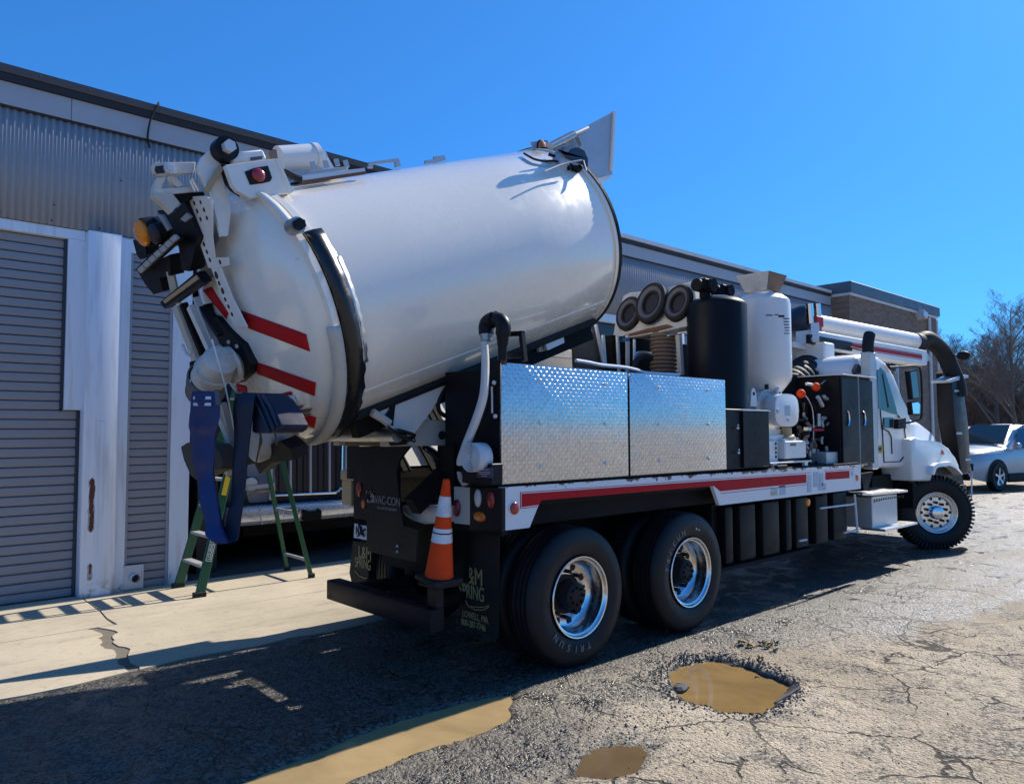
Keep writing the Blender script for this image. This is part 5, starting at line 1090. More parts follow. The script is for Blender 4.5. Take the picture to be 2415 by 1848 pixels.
# big corrugated air hose and air cleaner
pts = [PY(1858, 915, 4.6), PY(1885, 893, 4.7), PY(1915, 868, 4.8)]
b = MB(); A, B = pts[0], pts[2]; d_ = B-A; L_ = d_.length; pr = []
for i in range(7): pr += [(.20, L_*i/7), (.235, L_*(i+.35)/7), (.235, L_*(i+.65)/7)]
b.lathe(pr+[(.2, L_)], A, d_, 28); b.build('air_hose', 'rubber', truck)
A, B = PY(1912, 868, 4.8), PY(1990, 858, 4.8); b = MB(); b.lathe([(0, 0), (.20, 0), (.20, (B-A).length), (.17, (B-A).length+.03), (0, (B-A).length+.03)], A, B-A, 28); b.build('air_cleaner', 'black', truck)
trace([(1868, 822), (1880, 815), (1958, 830), (1980, 838), (1975, 845), (1870, 850)], lambda a, b_: PY(a, b_, 4.9), (0, .3, 0), 'engine_cover', 'white', smooth=False)
b = MB(); b.tube([PY(1930, 1000, 4.5), PY(1905, 925, 4.5)], .05, 8); b.build('hose', 'rubber', truck)
# twin cabinet with D handles
for i, (x0, x1) in enumerate(((8.665, 9.135), (9.145, 9.56))):
    P3((x0, 3.86, 1.30), (x1, 4.35, 2.365-.01*i), 'cabinet', 'black_satin'); b = MB(); b.box((x0+.015, 3.838, 1.315), (x1-.015, 3.858, 2.345-.01*i), .004); cd = b.build('cabinet_door', 'black_satin', truck)
    q = PY(1998 if i == 0 else 2036, 987, 3.835); b = MB(); b.tube([q+V((math.cos(a)*.045, -.006, math.sin(a)*.085)) for a in [R(-80+10*k) for k in range(20)]], .010, 8); b.build('door_handle', 'chrome', cd)
P3((8.63, 3.80, 2.366), (9.58, 4.36, 2.378), 'cabinet_top', 'zinc_light', bev=.002)
P3((9.138, 3.834, 1.31), (9.143, 3.85, 2.36), 'cabinet_edge', 'zinc_light', bev=0)
# moulded black tank below the deck
b = MB(); b.box((6.28, 4.06, .40), (8.08, 4.45, 1.02), .03, 2); b.box((8.14, 4.06, .44), (9.12, 4.45, 1.02), .03, 2); ut = b.build('under_deck_tank', 'plastic_black', truck)
for x0, x1 in ((6.36, 6.50), (6.62, 6.92), (7.06, 7.40), (7.54, 7.66), (7.76, 8.04), (8.22, 8.52), (8.66, 9.02)):
    b = MB(); b.box((x0, 3.96, .44), (x1, 4.07, .99), .03, 2); b.build('tank_rib', 'plastic_black', ut)
P3((6.2, 3.93, .39), (8.1, 4.12, .43), 'tank_cradle', 'frame_black')
b = MB(); b.tube([PY(2015, 1165, 3.9), PY(2022, 1256, 3.9)], .016, 8); b.tube([PY(1934, 1198, 3.9), PY(2014, 1188, 3.9)], .012, 8); b.tube([PY(1990, 1256, 3.9), PY(2022, 1249, 3.9)], .012, 8); b.tube([PY(1885, 1275, 3.9), PY(1902, 1272, 3.9)], .012, 8); b.build('side_ladder', 'zinc_light', truck)
# ---------------- cab
cab = MB(); prof = [(9.50, 1.24), (11.28, 1.19), (11.38, 1.45), (11.38, 1.86), (11.18, 1.96), (11.02, 2.18), (10.78, 2.50), (10.55, 2.64), (10.3, 2.70), (9.9, 2.72), (9.62, 2.66), (9.50, 2.55)]
cab.prism([(x_, 4.04, z_) for x_, z_ in prof], (0, 1.84, 0), .07, 3); cabo = cab.build('cab', 'white', truck)
YD = 4.034
def cabt(pts, name, mat, par=cabo, d=.006, y=YD): return trace(pts, lambda a, b_: PY(a, b_, y), (0, d, 0), name, mat, par, smooth=False)
cabt([(2069, 872), (2077, 866), (2088, 878), (2100, 915), (2110, 948), (2117.5, 978), (2095, 972), (2073, 964)], 'side_window', 'glass_dark', d=.004)
cabt([(2080, 880), (2083, 884), (2097, 960), (2094, 962)], 'window_divider', 'rubber', y=YD-.003)
cabt([(2069, 872), (2074, 868), (2079, 964), (2073, 964)], 'window_pane', 'glass_sky', y=YD-.003)
b = MB()
for q0, q1 in (((2084, 985), (2082, 1010)), ((2082, 1010), (2096, 1017)), ((2096, 1017), (2102, 1030)), ((2102, 1030), (2104, 1070)), ((2085, 1090), (2123, 1088)), ((2123, 1088), (2139, 1066)), ((2139, 1066), (2132, 1000)), ((2076, 966), (2080, 1012)), ((2081, 1010), (2085, 1090)), ((2118, 979), (2132, 1000))):
    b.bar(PY(*q0, YD), PY(*q1, YD), .012, .010)
b.build('door_seam', 'rubber', cabo)
cabt([(2068, 1050), (2083, 1049), (2083, 1068), (2068, 1069)], 'warning_sticker', 'yellow', d=.003); cabt([(2071, 1055), (2080, 1054), (2078, 1064), (2073, 1062)], 'warning_symbol', 'black', d=.002, y=YD-.004)
cabt([(2108, 988), (2126, 985), (2126, 1010), (2108, 1011)], 'mirror_mount', 'rubber', d=-.06, y=YD)
cabt([(2088, 858), (2102, 858), (2104, 876), (2096, 870)], 'mirror_mount', 'rubber', d=-.05, y=YD)
cabt([(2086, 984), (2107, 984), (2107, 1008), (2086, 1009)], 'door_panel', 'glass_sky', d=.003)
b = MB(); b.prism([PY(*q, 4.3) for q in ((1994, 858), (2012, 836), (2018, 840), (2003, 862))], (0, .05, 0)); b.build('roof_seal', 'rubber', cabo, smooth=False)
trace([(2018, 872), (2026, 858), (2032, 868), (2040, 862), (2042, 872), (2036, 880), (2020, 882)], lambda a, b_: PY(a, b_, 3.98), (0, .05, 0), 'rear_lamp', 'purple_dark', cabo, smooth=False)
# roof bulge behind the cab
b = MB(); b.prism([PY(*q, 4.25) for q in ((1985, 892), (1990, 868), (2002, 848), (2016, 838), (2046, 834), (2050, 900))], (0, 1.2, 0), .05, 3); b.build('roof_fairing', 'white', truck)
# mirrors
YM = 3.72; b = MB(); b.tube(bez([PY(*q, YM) for q in ((2098, 866), (2130, 864), (2160, 863), (2170, 872), (2173, 900), (2174, 960), (2172, 985), (2160, 992), (2124, 1000))], 8), .014, 8); b.build('mirror_arm', 'rubber', truck)
b = MB(); b.prism([PY(*q, YM-.01) for q in ((2144, 874), (2163, 871), (2168, 876), (2173, 935), (2168, 942), (2152, 942))], (0, .06, 0), .008, 2); mh = b.build('mirror', 'plastic_black', truck); trace([(2147, 877), (2161, 875), (2168, 936), (2154, 938)], lambda a, b_: PY(a, b_, YM-.014), (0, .003, 0), 'mirror_glass', 'mirror_dark', mh, smooth=False)
b = MB(); b.prism([PY(*q, YM-.01) for q in ((2149, 948), (2168, 945), (2173, 952), (2173, 976), (2168, 980), (2152, 978))], (0, .06, 0), .008, 2); mh = b.build('mirror', 'plastic_black', truck); trace([(2151, 950), (2166, 948), (2170, 954), (2169, 975), (2154, 975)], lambda a, b_: PY(a, b_, YM-.014), (0, .003, 0), 'mirror_glass', 'mirror', mh, smooth=False)
# aluminium post with a toothed edge
b = MB(); A, B = PY(2055, 1112, 3.86), PY(2056, 829, 3.86); b.box((9.50, 3.84, 1.24), (9.68, 3.96, 2.70), .01)
po = b.build('exhaust_guard', 'alu_dull', truck); b = MB()
for i in range(34): b.box((9.682, 3.845, 1.62+.029*i), (9.70, 3.875, 1.635+.029*i))
b.build('guard_teeth', 'plastic_black', po, smooth=False)
b = MB(); b.tube(bez([(9.60, 3.90, 2.70), (9.60, 3.90, 2.80), (9.64, 3.9, 2.90), (9.66, 3.9, 2.93)], 5), .07, 14); b.build('exhaust_tip', 'rubber', po)
# bonnet and wing
rows = []
for i in range(9):
    t = i/8; x_ = 11.35+2.05*t; zt2 = 1.95-.10*t-.36*t**3; hw = .84-.22*t*t; row = []
    for j in range(17):
        s_ = -1+2*j/16; yy = 4.95+hw*math.copysign(min(1, abs(s_)*1.12), s_); zz = zt2-.10*abs(s_)**3-(.62*max(0, abs(s_)-.86)/.14)
        row.append(V((x_, yy, zz)))
    rows.append(row)
rows.append([V((13.46, 4.95+.55*(-1+2*j/16), 1.05)) for j in range(17)])
b = MB(); b.grid(rows); b.build('bonnet', 'white', truck, angle=50)
fW = lambda a, b_: PY(a, b_, 3.93)
b = MB(); b.prism([fW(*q) for q in ((2148, 1036), (2160, 1030), (2185, 1038), (2215, 1042), (2238, 1056), (2252, 1078), (2266, 1104), (2255, 1100), (2240, 1094), (2204, 1096), (2198, 1110), (2197, 1134), (2154, 1134), (2150, 1090))], (0, .42, 0), .035, 3); wg = b.build('wing', 'white', truck)
b = MB(); b.prism([PY(*q, 3.86) for q in ((2198, 1118), (2202, 1098), (2212, 1091), (2242, 1088), (2256, 1095), (2272, 1118), (2268, 1120), (2252, 1101), (2240, 1096), (2214, 1099), (2208, 1104), (2205, 1120))], (0, .12, 0), .012, 2); b.build('wheel_arch_lip', 'white', wg)
b = MB(); b.prism([PY(*q, 4.0) for q in ((2206, 1110), (2216, 1100), (2246, 1098), (2268, 1118), (2276, 1150), (2208, 1150))], (0, .30, 0)); b.build('wheel_arch_liner', 'plastic_black', wg, smooth=False)
lamp(fW(2222, 1066)-V((0, .004, 0)), V((0, -1, .35)), .045, .045, 'lens_orange', wg, bez_=False)
P3((12.9, 3.98, .50), (13.45, 5.92, .86), 'front_bumper', 'plastic_black', bev=.04, seg=2); P3((11.3, 4.03, .62), (11.42, 5.85, 1.3), 'firewall', 'frame_black')
b = MB(); b.prism([PY(*q, 4.02) for q in ((2146, 1034), (2152, 1036), (2155, 1136), (2146, 1138))], (0, .3, 0)); b.build('cowl_gap', 'plastic_black', truck, smooth=False)
trace([(2030, 1117), (2060, 1112), (2048, 1150), (2065, 1165), (2040, 1165)], lambda a, b_: PY(a, b_, 3.98), (0, .3, 0), 'cab_mount', 'frame_black', smooth=False)
# entry steps
b = MB(); b.box((9.44, 3.84, .52), (10.22, 4.2, .90), .008); stp = b.build('step_box', 'alu_dull', truck)
b = MB(); b.prism([(9.15, 3.83, .945), (9.30, 3.78, .935), (10.42, 3.78, .915), (10.42, 4.2, .935), (9.15, 4.2, .965)], (0, 0, .025)); b.build('step_top', 'alu', stp, smooth=False)
b = MB(); b.box((9.46, 3.70, .495), (10.50, 4.0, .525), .004); b.build('step_tread', 'alu', stp)
for i in range(14): b = MB(); b.box((9.5+.07*i, 3.835, .83+.02*(1-(abs(i-6.5)/7)**2)), (9.525+.07*i, 3.839, .87)); b.build('step_tooth', 'plastic_black', stp, smooth=False)
# ---------------- boom over the cab and its hose
BA, BB = PY(1914, 762, 4.92), PY(2158, 806, 4.62); bd = (BB-BA).normalized()
b = MB(); b.tube([BA, BB], .135, 28); b.build('boom_tube', 'white', truck)
b = MB(); b.lathe([(.135, 0), (.15, 0), (.15, .22), (.135, .22)], BB-bd*.05, bd, 24); b.build('hose_clamp', 'rubber', truck)
CA, CB = PY(1893, 800, 4.80), PY(2170, 845, 4.50); cd_ = (CB-CA).normalized()
b = MB(); b.bar(CA, CB, .22, .24, bev=.01); bm_ = b.build('boom_beam', 'white', truck)
s_ = cd_.cross(V((0, 0, 1))).normalized(); b = MB(); b.obox((CA+CB)/2+s_*.112-cd_*.05+V((0, 0, .0)), (CB-CA)*.46, s_*.002, V((0, 0, .030))); b.build('red_stripe', 'red_dark', bm_, smooth=False)
for z_ in (.042, -.045):
    b = MB(); b.obox((CA+CB)/2+s_*.112-cd_*.05+V((0, 0, z_)), (CB-CA)*.46, s_*.0015, V((0, 0, .004))); b.build('pinstripe', 'red_dark', bm_, smooth=False)
b = MB(); q = PY(1965, 815, 4.62); b.bar(PY(1905, 799, 4.66), PY(2006, 818, 4.60), .05, .12); b.build('hose_tray', 'black', truck)
trace([(1870, 805), (1975, 825), (1972, 838), (1870, 818)], lambda a, b_: PY(a, b_, 4.75), (0, .3, 0), 'boom_rest', 'white', smooth=False)
for px, py in ((2125, 800), (1922, 772)): b = MB(); b.bar(PY(px, py-8, 4.66), PY(px, py+32, 4.60), .10, .06); b.build('boom_saddle', 'white', truck)
trace([(2163, 815), (2176, 818), (2190, 836), (2196, 848), (2180, 856), (2160, 850)], lambda a, b_: PY(a, b_, 4.55), (0, .08, 0), 'boom_nose', 'white', smooth=False)
c = PY(1893, 762, 4.95); b = MB(); b.lathe([(0, -.16), (.20, -.16), (.24, -.10), (.26, .05), (.24, .16), (0, .18)], c, (0, -1, .1), 24); tu = b.build('turret', 'navy_panel', truck)
b = MB(); b.obox(c+V((-.12, -.26, -.02)), (.10, 0, 0), (0, .05, 0), (0, 0, .07), .01); b.obox(c+V((.02, -.2, -.20)), (.12, 0, .02), (0, .06, 0), (0, 0, .05), .01); b.build('turret_motor', 'red_dark', truck)
b = MB(); b.tube([c+V((-.25, -.22, .22)), c+V((-.22, -.22, -.05))], .05, 10); b.tube([c+V((-.06, -.24, .24)), c+V((-.03, -.24, -.02))], .045, 10); b.build('turret_cylinder', 'chrome', truck)
b = MB(); b.box((9.7, 4.5, 1.36), (10.0, 5.4, 2.9), .02); b.build('boom_pedestal', 'white', truck)
b = MB(); b.tube(bez([PY(*q, 4.55) for q in ((2005, 818), (2030, 825), (2048, 826), (2075, 826), (2098, 838), (2120, 838), (2132, 832))], 6), .012, 7); b.build('boom_cable', 'rubber', truck)
hp = bez([BB+bd*.1, PY(2188, 800, 4.55), PY(2222, 828, 4.48), PY(2244, 872, 4.40), PY(2256, 905, 4.34), PY(2260, 935, 4.32)], 8)
b = MB(); b.tube(hp, .135, 24); b.build('suction_hose', 'rubber', truck)
fN = lambda a, b_: PY(a, b_, 4.28)
b = MB(); b.prism([fN(*q) for q in ((2245, 900), (2270, 896), (2284, 1000), (2290, 1112), (2268, 1116), (2252, 1000))], (0, .24, 0), .02, 2); nz = b.build('suction_tube', 'black', truck)
b = MB()
for i in range(30):
    t = i/29; q = fN(2270+14*min(1, t*2)+6*max(0, t*2-1), 900+212*t); b.obox(q+V((.01, .12, 0)), (.016, 0, 0), (0, .11, 0), (0, 0, .012))
b.build('tube_ribs', 'black', nz, smooth=False)
for px, py in ((2258, 922), (2263, 1022), (2284, 1084)): trace([(px-7, py-3), (px+6, py-3), (px+6, py+2), (px-7, py+2)], lambda a, b_: PY(a, b_, 4.27), (0, .003, 0), 'tube_label', 'galv', nz, smooth=False)
trace([(2238, 896), (2264, 886), (2284, 884), (2284, 890), (2240, 902)], lambda a, b_: PY(a, b_, 4.26), (0, .28, 0), 'tube_flange', 'galv', smooth=False)
trace([(2222, 880), (2236, 860), (2244, 900), (2252, 1000), (2256, 1060), (2238, 1060), (2226, 980)], lambda a, b_: PY(a, b_, 4.62), (0, .10, 0), 'tube_carrier', 'black', smooth=False)
lamp(PY(2272, 838, 4.2), V((-1, -.4, 0)), .10, .075, 'plastic_black', truck, 'boom_lamp', bez_=False, dome=.05); b = MB(); b.tube([PY(2252, 838, 4.3), PY(2272, 836, 4.22)], .015, 6); b.build('lamp_stalk', 'rubber', truck)
b = MB(); b.tube([PY(2292, 1115, 4.2), PY(2291, 1180, 4.2)], .012, 6); b.build('chain', 'zinc_light', truck)
# ---------------- hose fittings at the tail of the lockers
fE = lambda a, b_: PX(a, b_, 3.22)
b = MB(); b.tube(bez([fE(1147, 788), fE(1147, 768), fE(1154, 757), fE(1165, 754)], 6), .052, 16); b.tube(bez([fE(1166, 754), fE(1180, 756), fE(1187, 768), fE(1186, 790)], 6), .050, 16); b.lathe([(.058, -.012), (.058, .012)], fE(1165.5, 754), (0, -1, 0), 16); b.build('pipe_elbow', 'black', truck)
b = MB(); b.lathe([(0, 0), (.040, 0), (.040, .03), (.046, .03), (.046, .07), (0, .07)], fE(1147, 803), (0, 0, 1), 16); b.build('pipe_collar', 'steel', truck)
b = MB(); b.tube([fE(1186, 788), fE(1185, 822), fE(1184, 850)], [.045, .032, .03], 14); b.build('fill_pipe', 'black', truck)
b = MB()
for q0, q1 in (((1160, 787), (1212, 783)), ((1161, 787), (1168, 857)), ((1209, 783), (1216, 850)), ((1176, 838), (1216, 836))): b.bar(fE(*q0)+V((.08, 0, 0)), fE(*q1)+V((.08, 0, 0)), .03, .03)
b.build('fill_frame', 'black', truck)
sg = trace([(1124, 1101), (1160, 1103), (1160, 1127), (1124, 1125)], lambda a, b_: PX(a, b_, 3.20), (.01, 0, 0), 'small_sign', 'navy_sign', smooth=False)
for y_, w_ in ((1106, 24), (1112, 30), (1116, 26), (1121, 12)): trace([(1142-w_/2, y_), (1142+w_/2, y_+.6), (1142+w_/2, y_+2), (1142-w_/2, y_+1.4)], lambda a, b_: PX(a, b_, 3.198), (.001, 0, 0), 'sign_line', 'decal_grey', sg, smooth=False)
b = MB(); b.obox(PX(1137, 1115, 3.27), (.05, 0, 0), (0, .16, 0), (0, 0, .07), .006); b.build('hose_tray', 'black', truck)
# ================================================================ LOOSE THINGS ON THE TRUCK
# white hose: hangs from the elbow, rolled up at its end
wh_ = thing('white_hose', 'white lay-flat hose hanging from the black elbow with its end rolled up', 'hose', fE(1120, 1100))
hp = bez([fE(1148, 806), fE(1150, 860), fE(1146, 930), fE(1130, 985), fE(1108, 1040), fE(1094, 1080), fE(1092, 1095)], 8)
b = MB(); k = len(hp); rings = []
b.tube([q-V((.02, 0, 0)) for q in hp], [.040+.010*min(1, i/20) for i in range(k)], 14, r2=.6); b.build('hose_run', 'white_hose', wh_)
c = PX(1123, 1079, 3.20); rows0 = []; rows1 = []; turns = 6.2; m_ = 150
for i in range(m_):
    t = i/(m_-1); a = -t*turns*2*math.pi+.4; r_ = .016+.088*t; d_ = V((0, -math.cos(a)*r_, math.sin(a)*r_)); rows0.append(c+d_+V((-.055, 0, 0))); rows1.append(c+d_+V((.06, 0, 0)))
b = MB(); b.grid([rows0, rows1]); b.build('hose_roll', 'white_hose', wh_, solid=.0065)
# traffic cone
co = thing('traffic_cone', 'scuffed orange traffic cone with white bands standing on the truck tail', 'traffic cone', (3.06, 4.115, .715))
cx, cy = 3.06, 4.115; zb, zt3 = .752, 1.41
def cone_r(z): return .098-(.098-.024)*(z-zb)/(zt3-zb)
def cone_band(z0, z1, name, mat, off=0, par=co):
    b = MB(); k = 6; b.lathe([(cone_r(z0+(z1-z0)*i/k)+off, z0+(z1-z0)*i/k) for i in range(k+1)], (cx, cy, 0), (0, 0, 1), 32); return b.build(name, mat, par)
body = cone_band(zb, zt3, 'cone_body', 'orange_cone'); b = MB(); b.lathe([(.0, zt3), (.018, zt3+.004), (cone_r(zt3), zt3-.001)], (cx, cy, 0), (0, 0, 1), 24); b.build('cone_tip', 'orange_cone', body)
cone_band(1.165, 1.30, 'white_band', 'white_cone', .002, body); cone_band(.99, 1.085, 'white_band', 'white_cone', .002, body); cone_band(1.050, 1.058, 'black_ring', 'rubber', .004, body)
b = MB(); b.box((cx-.12, cy-.12, .716), (cx+.12, cy+.12, .754), .012, 2); b.build('cone_base', 'rubber', co)
co.rotation_euler.x = .125
# blue lay-flat hose hung from the outlet
bh = thing('blue_hose', 'blue lay-flat discharge hose looping down from the tank door outlet', 'hose', PX(490, 1270, 1.72))
fh = lambda a, b_, o=0: PX(a, b_, 1.70+o)
def ribbon(cl, name, mat, par, thick=.02):
    """cl: list of (left px, right px, y px, x-offset): flattened hose"""
    L_ = bez([fh(l, y, o) for l, r_, y, o in cl], 6); R_ = bez([fh(r_, y, o) for l, r_, y, o in cl], 6); rows = []
    for ii, (A, B) in enumerate(zip(L_, R_)):
        m_ = (A+B)/2; A = A+V((0, .0025*math.sin(ii*.5), 0)); B = B+V((0, .0025*math.sin(ii*.37+1), 0)); th0 = thick; thick_ = thick*(1+.35*math.sin(ii*.31)*math.sin(ii*.17+1)); rows.append([A, A.lerp(B, .15)+V((-thick_*.8, 0, 0)), A.lerp(B, .38+.06*math.sin(ii*.5))+V((-thick_*.4, 0, 0)), A.lerp(B, .58+.06*math.sin(ii*.6+2))+V((-thick_*1.7, 0, 0)), A.lerp(B, .85)+V((-thick_*.8, 0, 0)), B, A.lerp(B, .8)+V((thick, 0, 0)), A.lerp(B, .2)+V((thick, 0, 0)), A])
    b = MB(); b.grid(rows); return b.build(name, mat, par, angle=60)
ribbon([(455, 517, 922, 0), (452, 519, 945, 0), (446, 518, 985, 0), (447, 512, 1008, 0), (449, 506, 1030, 0), (455, 505, 1080, 0), (461, 502, 1110, 0), (474, 508, 1160, 0), (484, 516, 1210, 0), (493, 521, 1245, 0), (500, 531, 1270, 0), (512, 538, 1281, .01)], 'hose_drop', 'blue_hose', bh, .03)
ribbon([(512, 538, 1281, .01), (518, 556, 1276, .05), (534, 560, 1262, .09), (540, 566, 1220, .11), (547, 574, 1160, .12), (551, 580, 1100, .12), (552, 588, 1040, .12), (553, 594, 990, .12), (553, 600, 945, .12), (558, 604, 928, .15)], 'hose_rise', 'blue_hose_dark', bh, .025)
for y_ in (938, 953): ribbon([(456, 498, y_-3.5, -.035), (456, 498, y_+3.5, -.035)], 'reflective_band', 'reflective', bh, .006)
b = MB(); b.tube([fh(512, 920, -.03), fh(515, 955, -.03)], .016, 8); b.build('hose_latch', 'grey_band', bh)
b = MB()
roll = [(553, 930), (570, 925), (612, 926), (630, 940), (648, 970), (664, 1000), (662, 1012), (652, 1020), (600, 1022), (592, 1018), (600, 960)]
b.prism([fh(a, b__, .16) for a, b__ in roll], (.17, 0, 0), .02, 2); rl_ = b.build('hose_fold', 'blue_hose_dark', bh)
for q0, q1, q2 in (((608, 930), (628, 965), (648, 1012)), ((618, 932), (638, 962), (656, 1004)), ((600, 935), (618, 975), (636, 1018))):
    b = MB(); b.tube(bez([fh(*q0, .155), fh(*q1, .152), fh(*q2, .155)], 6), .010, 6); b.build('hose_layer', 'navy_panel', rl_)
# ================================================================ STEP LADDER
lad = thing('step_ladder', 'green fibreglass step ladder standing open between the tipped tank and workshop', 'ladder', (3.5, 8.35, .012))
X0, X3 = 2.87, 4.21; XT = 3.52; ZT = 2.42; y0a, y0b, y1a, y1b = 8.02, 8.67, 8.16, 8.79; yt0, yt1 = 8.22, 8.50
fr = []
for yb, yt in ((y0a, yt0), (y0b, yt1)):
    b = MB(); A, B = V((X0, yb, .014)), V((XT-.04, yt, ZT)); b.bar(A, B, .095 if 0 else .034, .095, up=(1, 0, .35), bev=.004); fr.append((A, B)); b.build('front_rail', 'ladder_green', lad)
    b = MB(); b.obox(A+V((.0, 0, .02)), (.065, 0, 0), (0, .03, 0), (0, 0, .03), .006); b.build('foot', 'rubber', lad)
bk = []
for yb, yt in ((y1a, yt0), (y1b, yt1)):
    b = MB(); A, B = V((X3, yb, .014)), V((XT+.06, yt, ZT-.05)); b.bar(A, B, .030, .048, up=(1, 0, .35), bev=.003); bk.append((A, B)); b.build('rear_rail', 'ladder_green', lad)
    b = MB(); b.obox(A+V((0, 0, .02)), (.035, 0, 0), (0, .025, 0), (0, 0, .03), .005); b.build('foot', 'rubber', lad)
for i in range(1, 8):
    t = i*.305/2.42*.985; A = fr[0][0].lerp(fr[0][1], t); B = fr[1][0].lerp(fr[1][1], t); b = MB(); b.obox((A+B)/2, (.048, 0, 0), (B-A)/2, (0, 0, .014), .003); b.build('tread', 'alu_dull', lad)
for i, t in enumerate((.09, .33, .58, .82)):
    A = bk[0][0].lerp(bk[0][1], t); B = bk[1][0].lerp(bk[1][1], t); b = MB(); b.obox((A+B)/2, (.012, 0, 0), (B-A)/2, (0, 0, .016)); b.build('rear_brace', 'alu_dull', lad)
b = MB(); b.box((XT-.14, yt0-.04, ZT), (XT+.14, yt1+.04, ZT+.04), .01); b.build('top_cap', 'ladder_green', lad)
def railpt(t, dx, dy): A, B = fr[0]; return A.lerp(B, t)+V((dx, dy, 0))
A, B = fr[0]; dirn = (B-A).normalized(); nrm_ = V((0, -1, -.09)).normalized(); acr = dirn.cross(nrm_).normalized()
b = MB(); q = A.lerp(B, .21)+nrm_*.019; b.obox(q, dirn*.155, acr*.030, nrm_*.002); tg = b.build('maker_label', 'reflective', lad, smooth=False)
b = MB(); b.obox(q+nrm_*.003, dirn*.148, acr*.024, nrm_*.001); b.build('maker_label_field', 'ladder_green', lad, smooth=False)
text('LOUISVILLE', .052, A.lerp(B, .21)+nrm_*.023-dirn*.135+acr*.015, dirn, -acr, 'reflective', lad, 'maker_name', sx=.82)
b = MB(); q = A.lerp(B, .47)+nrm_*.019; b.obox(q, dirn*.10, acr*.028, nrm_*.0015); b.build('caution_label', 'yellow', lad, smooth=False)
# ================================================================ TRUCK IN THE OPEN BAY
YK = 9.35
paint('bay_bumper', (.66, .68, .71), .22, .06, (.25, .24, .22), metal=.55, dscale=4)
bt_ = thing('parked_truck', 'dark truck with wide chrome bumper parked nose out in the open bay', 'truck', (4.9, 11, 0))
def K(lo, hi, name, mat, bev=.01, par=bt_): b = MB(); b.box(lo, hi, bev, 2); return b.build(name, mat, par)
fK = lambda a, b_: PY(a, b_, YK)
zl_, zh_ = fK(700, 1229).z, fK(700, 1187).z; xl_, xr_ = fK(540, 1200).x, fK(838, 1200).x; b = MB()
b.prism([(xl_, YK+.25, zl_-.01), (xl_, YK+.02, zl_), (xl_, YK-.012, zl_+.05), (xl_, YK-.014, zl_+.12), (xl_, YK-.004, zh_-.03), (xl_, YK+.03, zh_), (xl_, YK+.25, zh_)], (xr_-xl_, 0, 0), .004); bump_ = b.build('bumper', 'bay_bumper', bt_, angle=50)
b = MB(); b.tube([PY(613, 1194, YK-.01), PY(612, 1215, YK-.01), PY(619, 1236, YK-.01)], .01, 6); b.build('bumper_seam', 'galv', bump_)
npl = trace([(668, 1197), (704, 1194), (703, 1217), (669, 1220)], lambda a, b_: PY(a, b_, YK-.02), (0, .01, 0), 'number_plate', 'car_white', bt_, smooth=False)
text('AG12Y', .092, PY(670, 1214, YK-.023), (1, 0, 0), (0, 0, 1), 'navy_panel', npl, sx=.82)
trace([(668, 1198), (704, 1195), (704, 1198), (668, 1201)], lambda a, b_: PY(a, b_, YK-.024), (0, .002, 0), 'plate_header', 'glass_sky', npl, smooth=False)
tow = MB(); c = fK(731, 1212)
tow.prism([fK(*q)-V((0, .05, 0)) for q in ((709, 1203), (714, 1200), (722, 1206), (740, 1205), (748, 1198), (755, 1203), (753, 1216), (755, 1222), (745, 1226), (718, 1228), (709, 1224), (712, 1214))], (0, .05, 0), .01, 2); tow.build('tow_hook', 'frame_black', bt_)
hood = K((3.75, YK+.25, .62), (6.25, YK+2.6, 2.2), 'bonnet', 'navy_panel', .12); 
gr = trace([(634, 1182), (634, 1060), (640, 1000), (816, 1000), (818, 1150), (815, 1162), (806, 1170)], lambda a, b_: PY(a, b_, YK+.2), (0, .06, 0), 'grille', 'purple_dark', bt_, smooth=False)
gf = MB(); gf.tube([PY(*q, YK+.17) for q in ((646, 1000), (646, 1168), (790, 1162), (800, 1156), (806, 1146), (808, 1130), (810, 1000))], .022, 8); gf.build('grille_frame', 'chrome', gr)
gf = MB(); gf.tube([PY(*q, YK+.12) for q in ((637, 1000), (638, 1178))], .03, 8); gf.build('grille_side', 'galv', gr); gf = MB(); gf.tube([PY(*q, YK+.12) for q in ((817, 1000), (815, 1168))], .02, 8); gf.build('grille_side', 'galv', gr)
for px in (684, 731, 776): b = MB(); b.bar(PY(px, 1000, YK+.19), PY(px, 1163, YK+.19), .05, .03); b.build('grille_bar', 'galv', gr)
for px in (657, 700, 715, 750, 763, 792): b = MB(); b.bar(PY(px, 1000, YK+.2), PY(px, 1163, YK+.2), .012, .02); b.build('grille_bar', 'black', gr)
trace([(580, 1000), (635, 1000), (635, 1182), (588, 1185), (582, 1165)], lambda a, b_: PY(a, b_, YK+.22), (0, .1, 0), 'front_panel', 'door_grey', bt_, smooth=False)
for px in (590, 826):
    b = MB(); c = PY(px, 1142, YK+.10); b.lathe([(0, -.04), (.09, -.03), (.12, 0), (.13, .04), (.13, .2)], c, (0, 1, 0), 24); hl = b.build('headlight', 'chrome', bt_); b = MB(); b.lathe([(0, -.046), (.085, -.036), (.112, -.006)], c, (0, 1, 0), 24); b.build('headlight_glass', 'lens_clear', hl)
b = MB(); b.bar(PY(582, 1150, YK+.05), PY(648, 1143, YK+.05), .02, .05); b.build('trim_bar', 'galv', bt_); b = MB(); b.bar(PY(580, 1162, YK+.05), PY(645, 1156, YK+.05), .02, .025); b.build('trim_bar', 'chrome', bt_)
for x_ in (4.05, 5.9):
    b = MB(); tyre(b, (x_, YK+1.2, .51), (1, 0, 0)); b.build('tyre', 'tyre', bt_)
K((3.9, YK+2.6, .7), (6.1, YK+4.5, 3.0), 'cab', 'navy_panel', .1); K((4.0, YK+.3, .35), (6.0, YK+.5, .62), 'front_axle', 'frame_black')
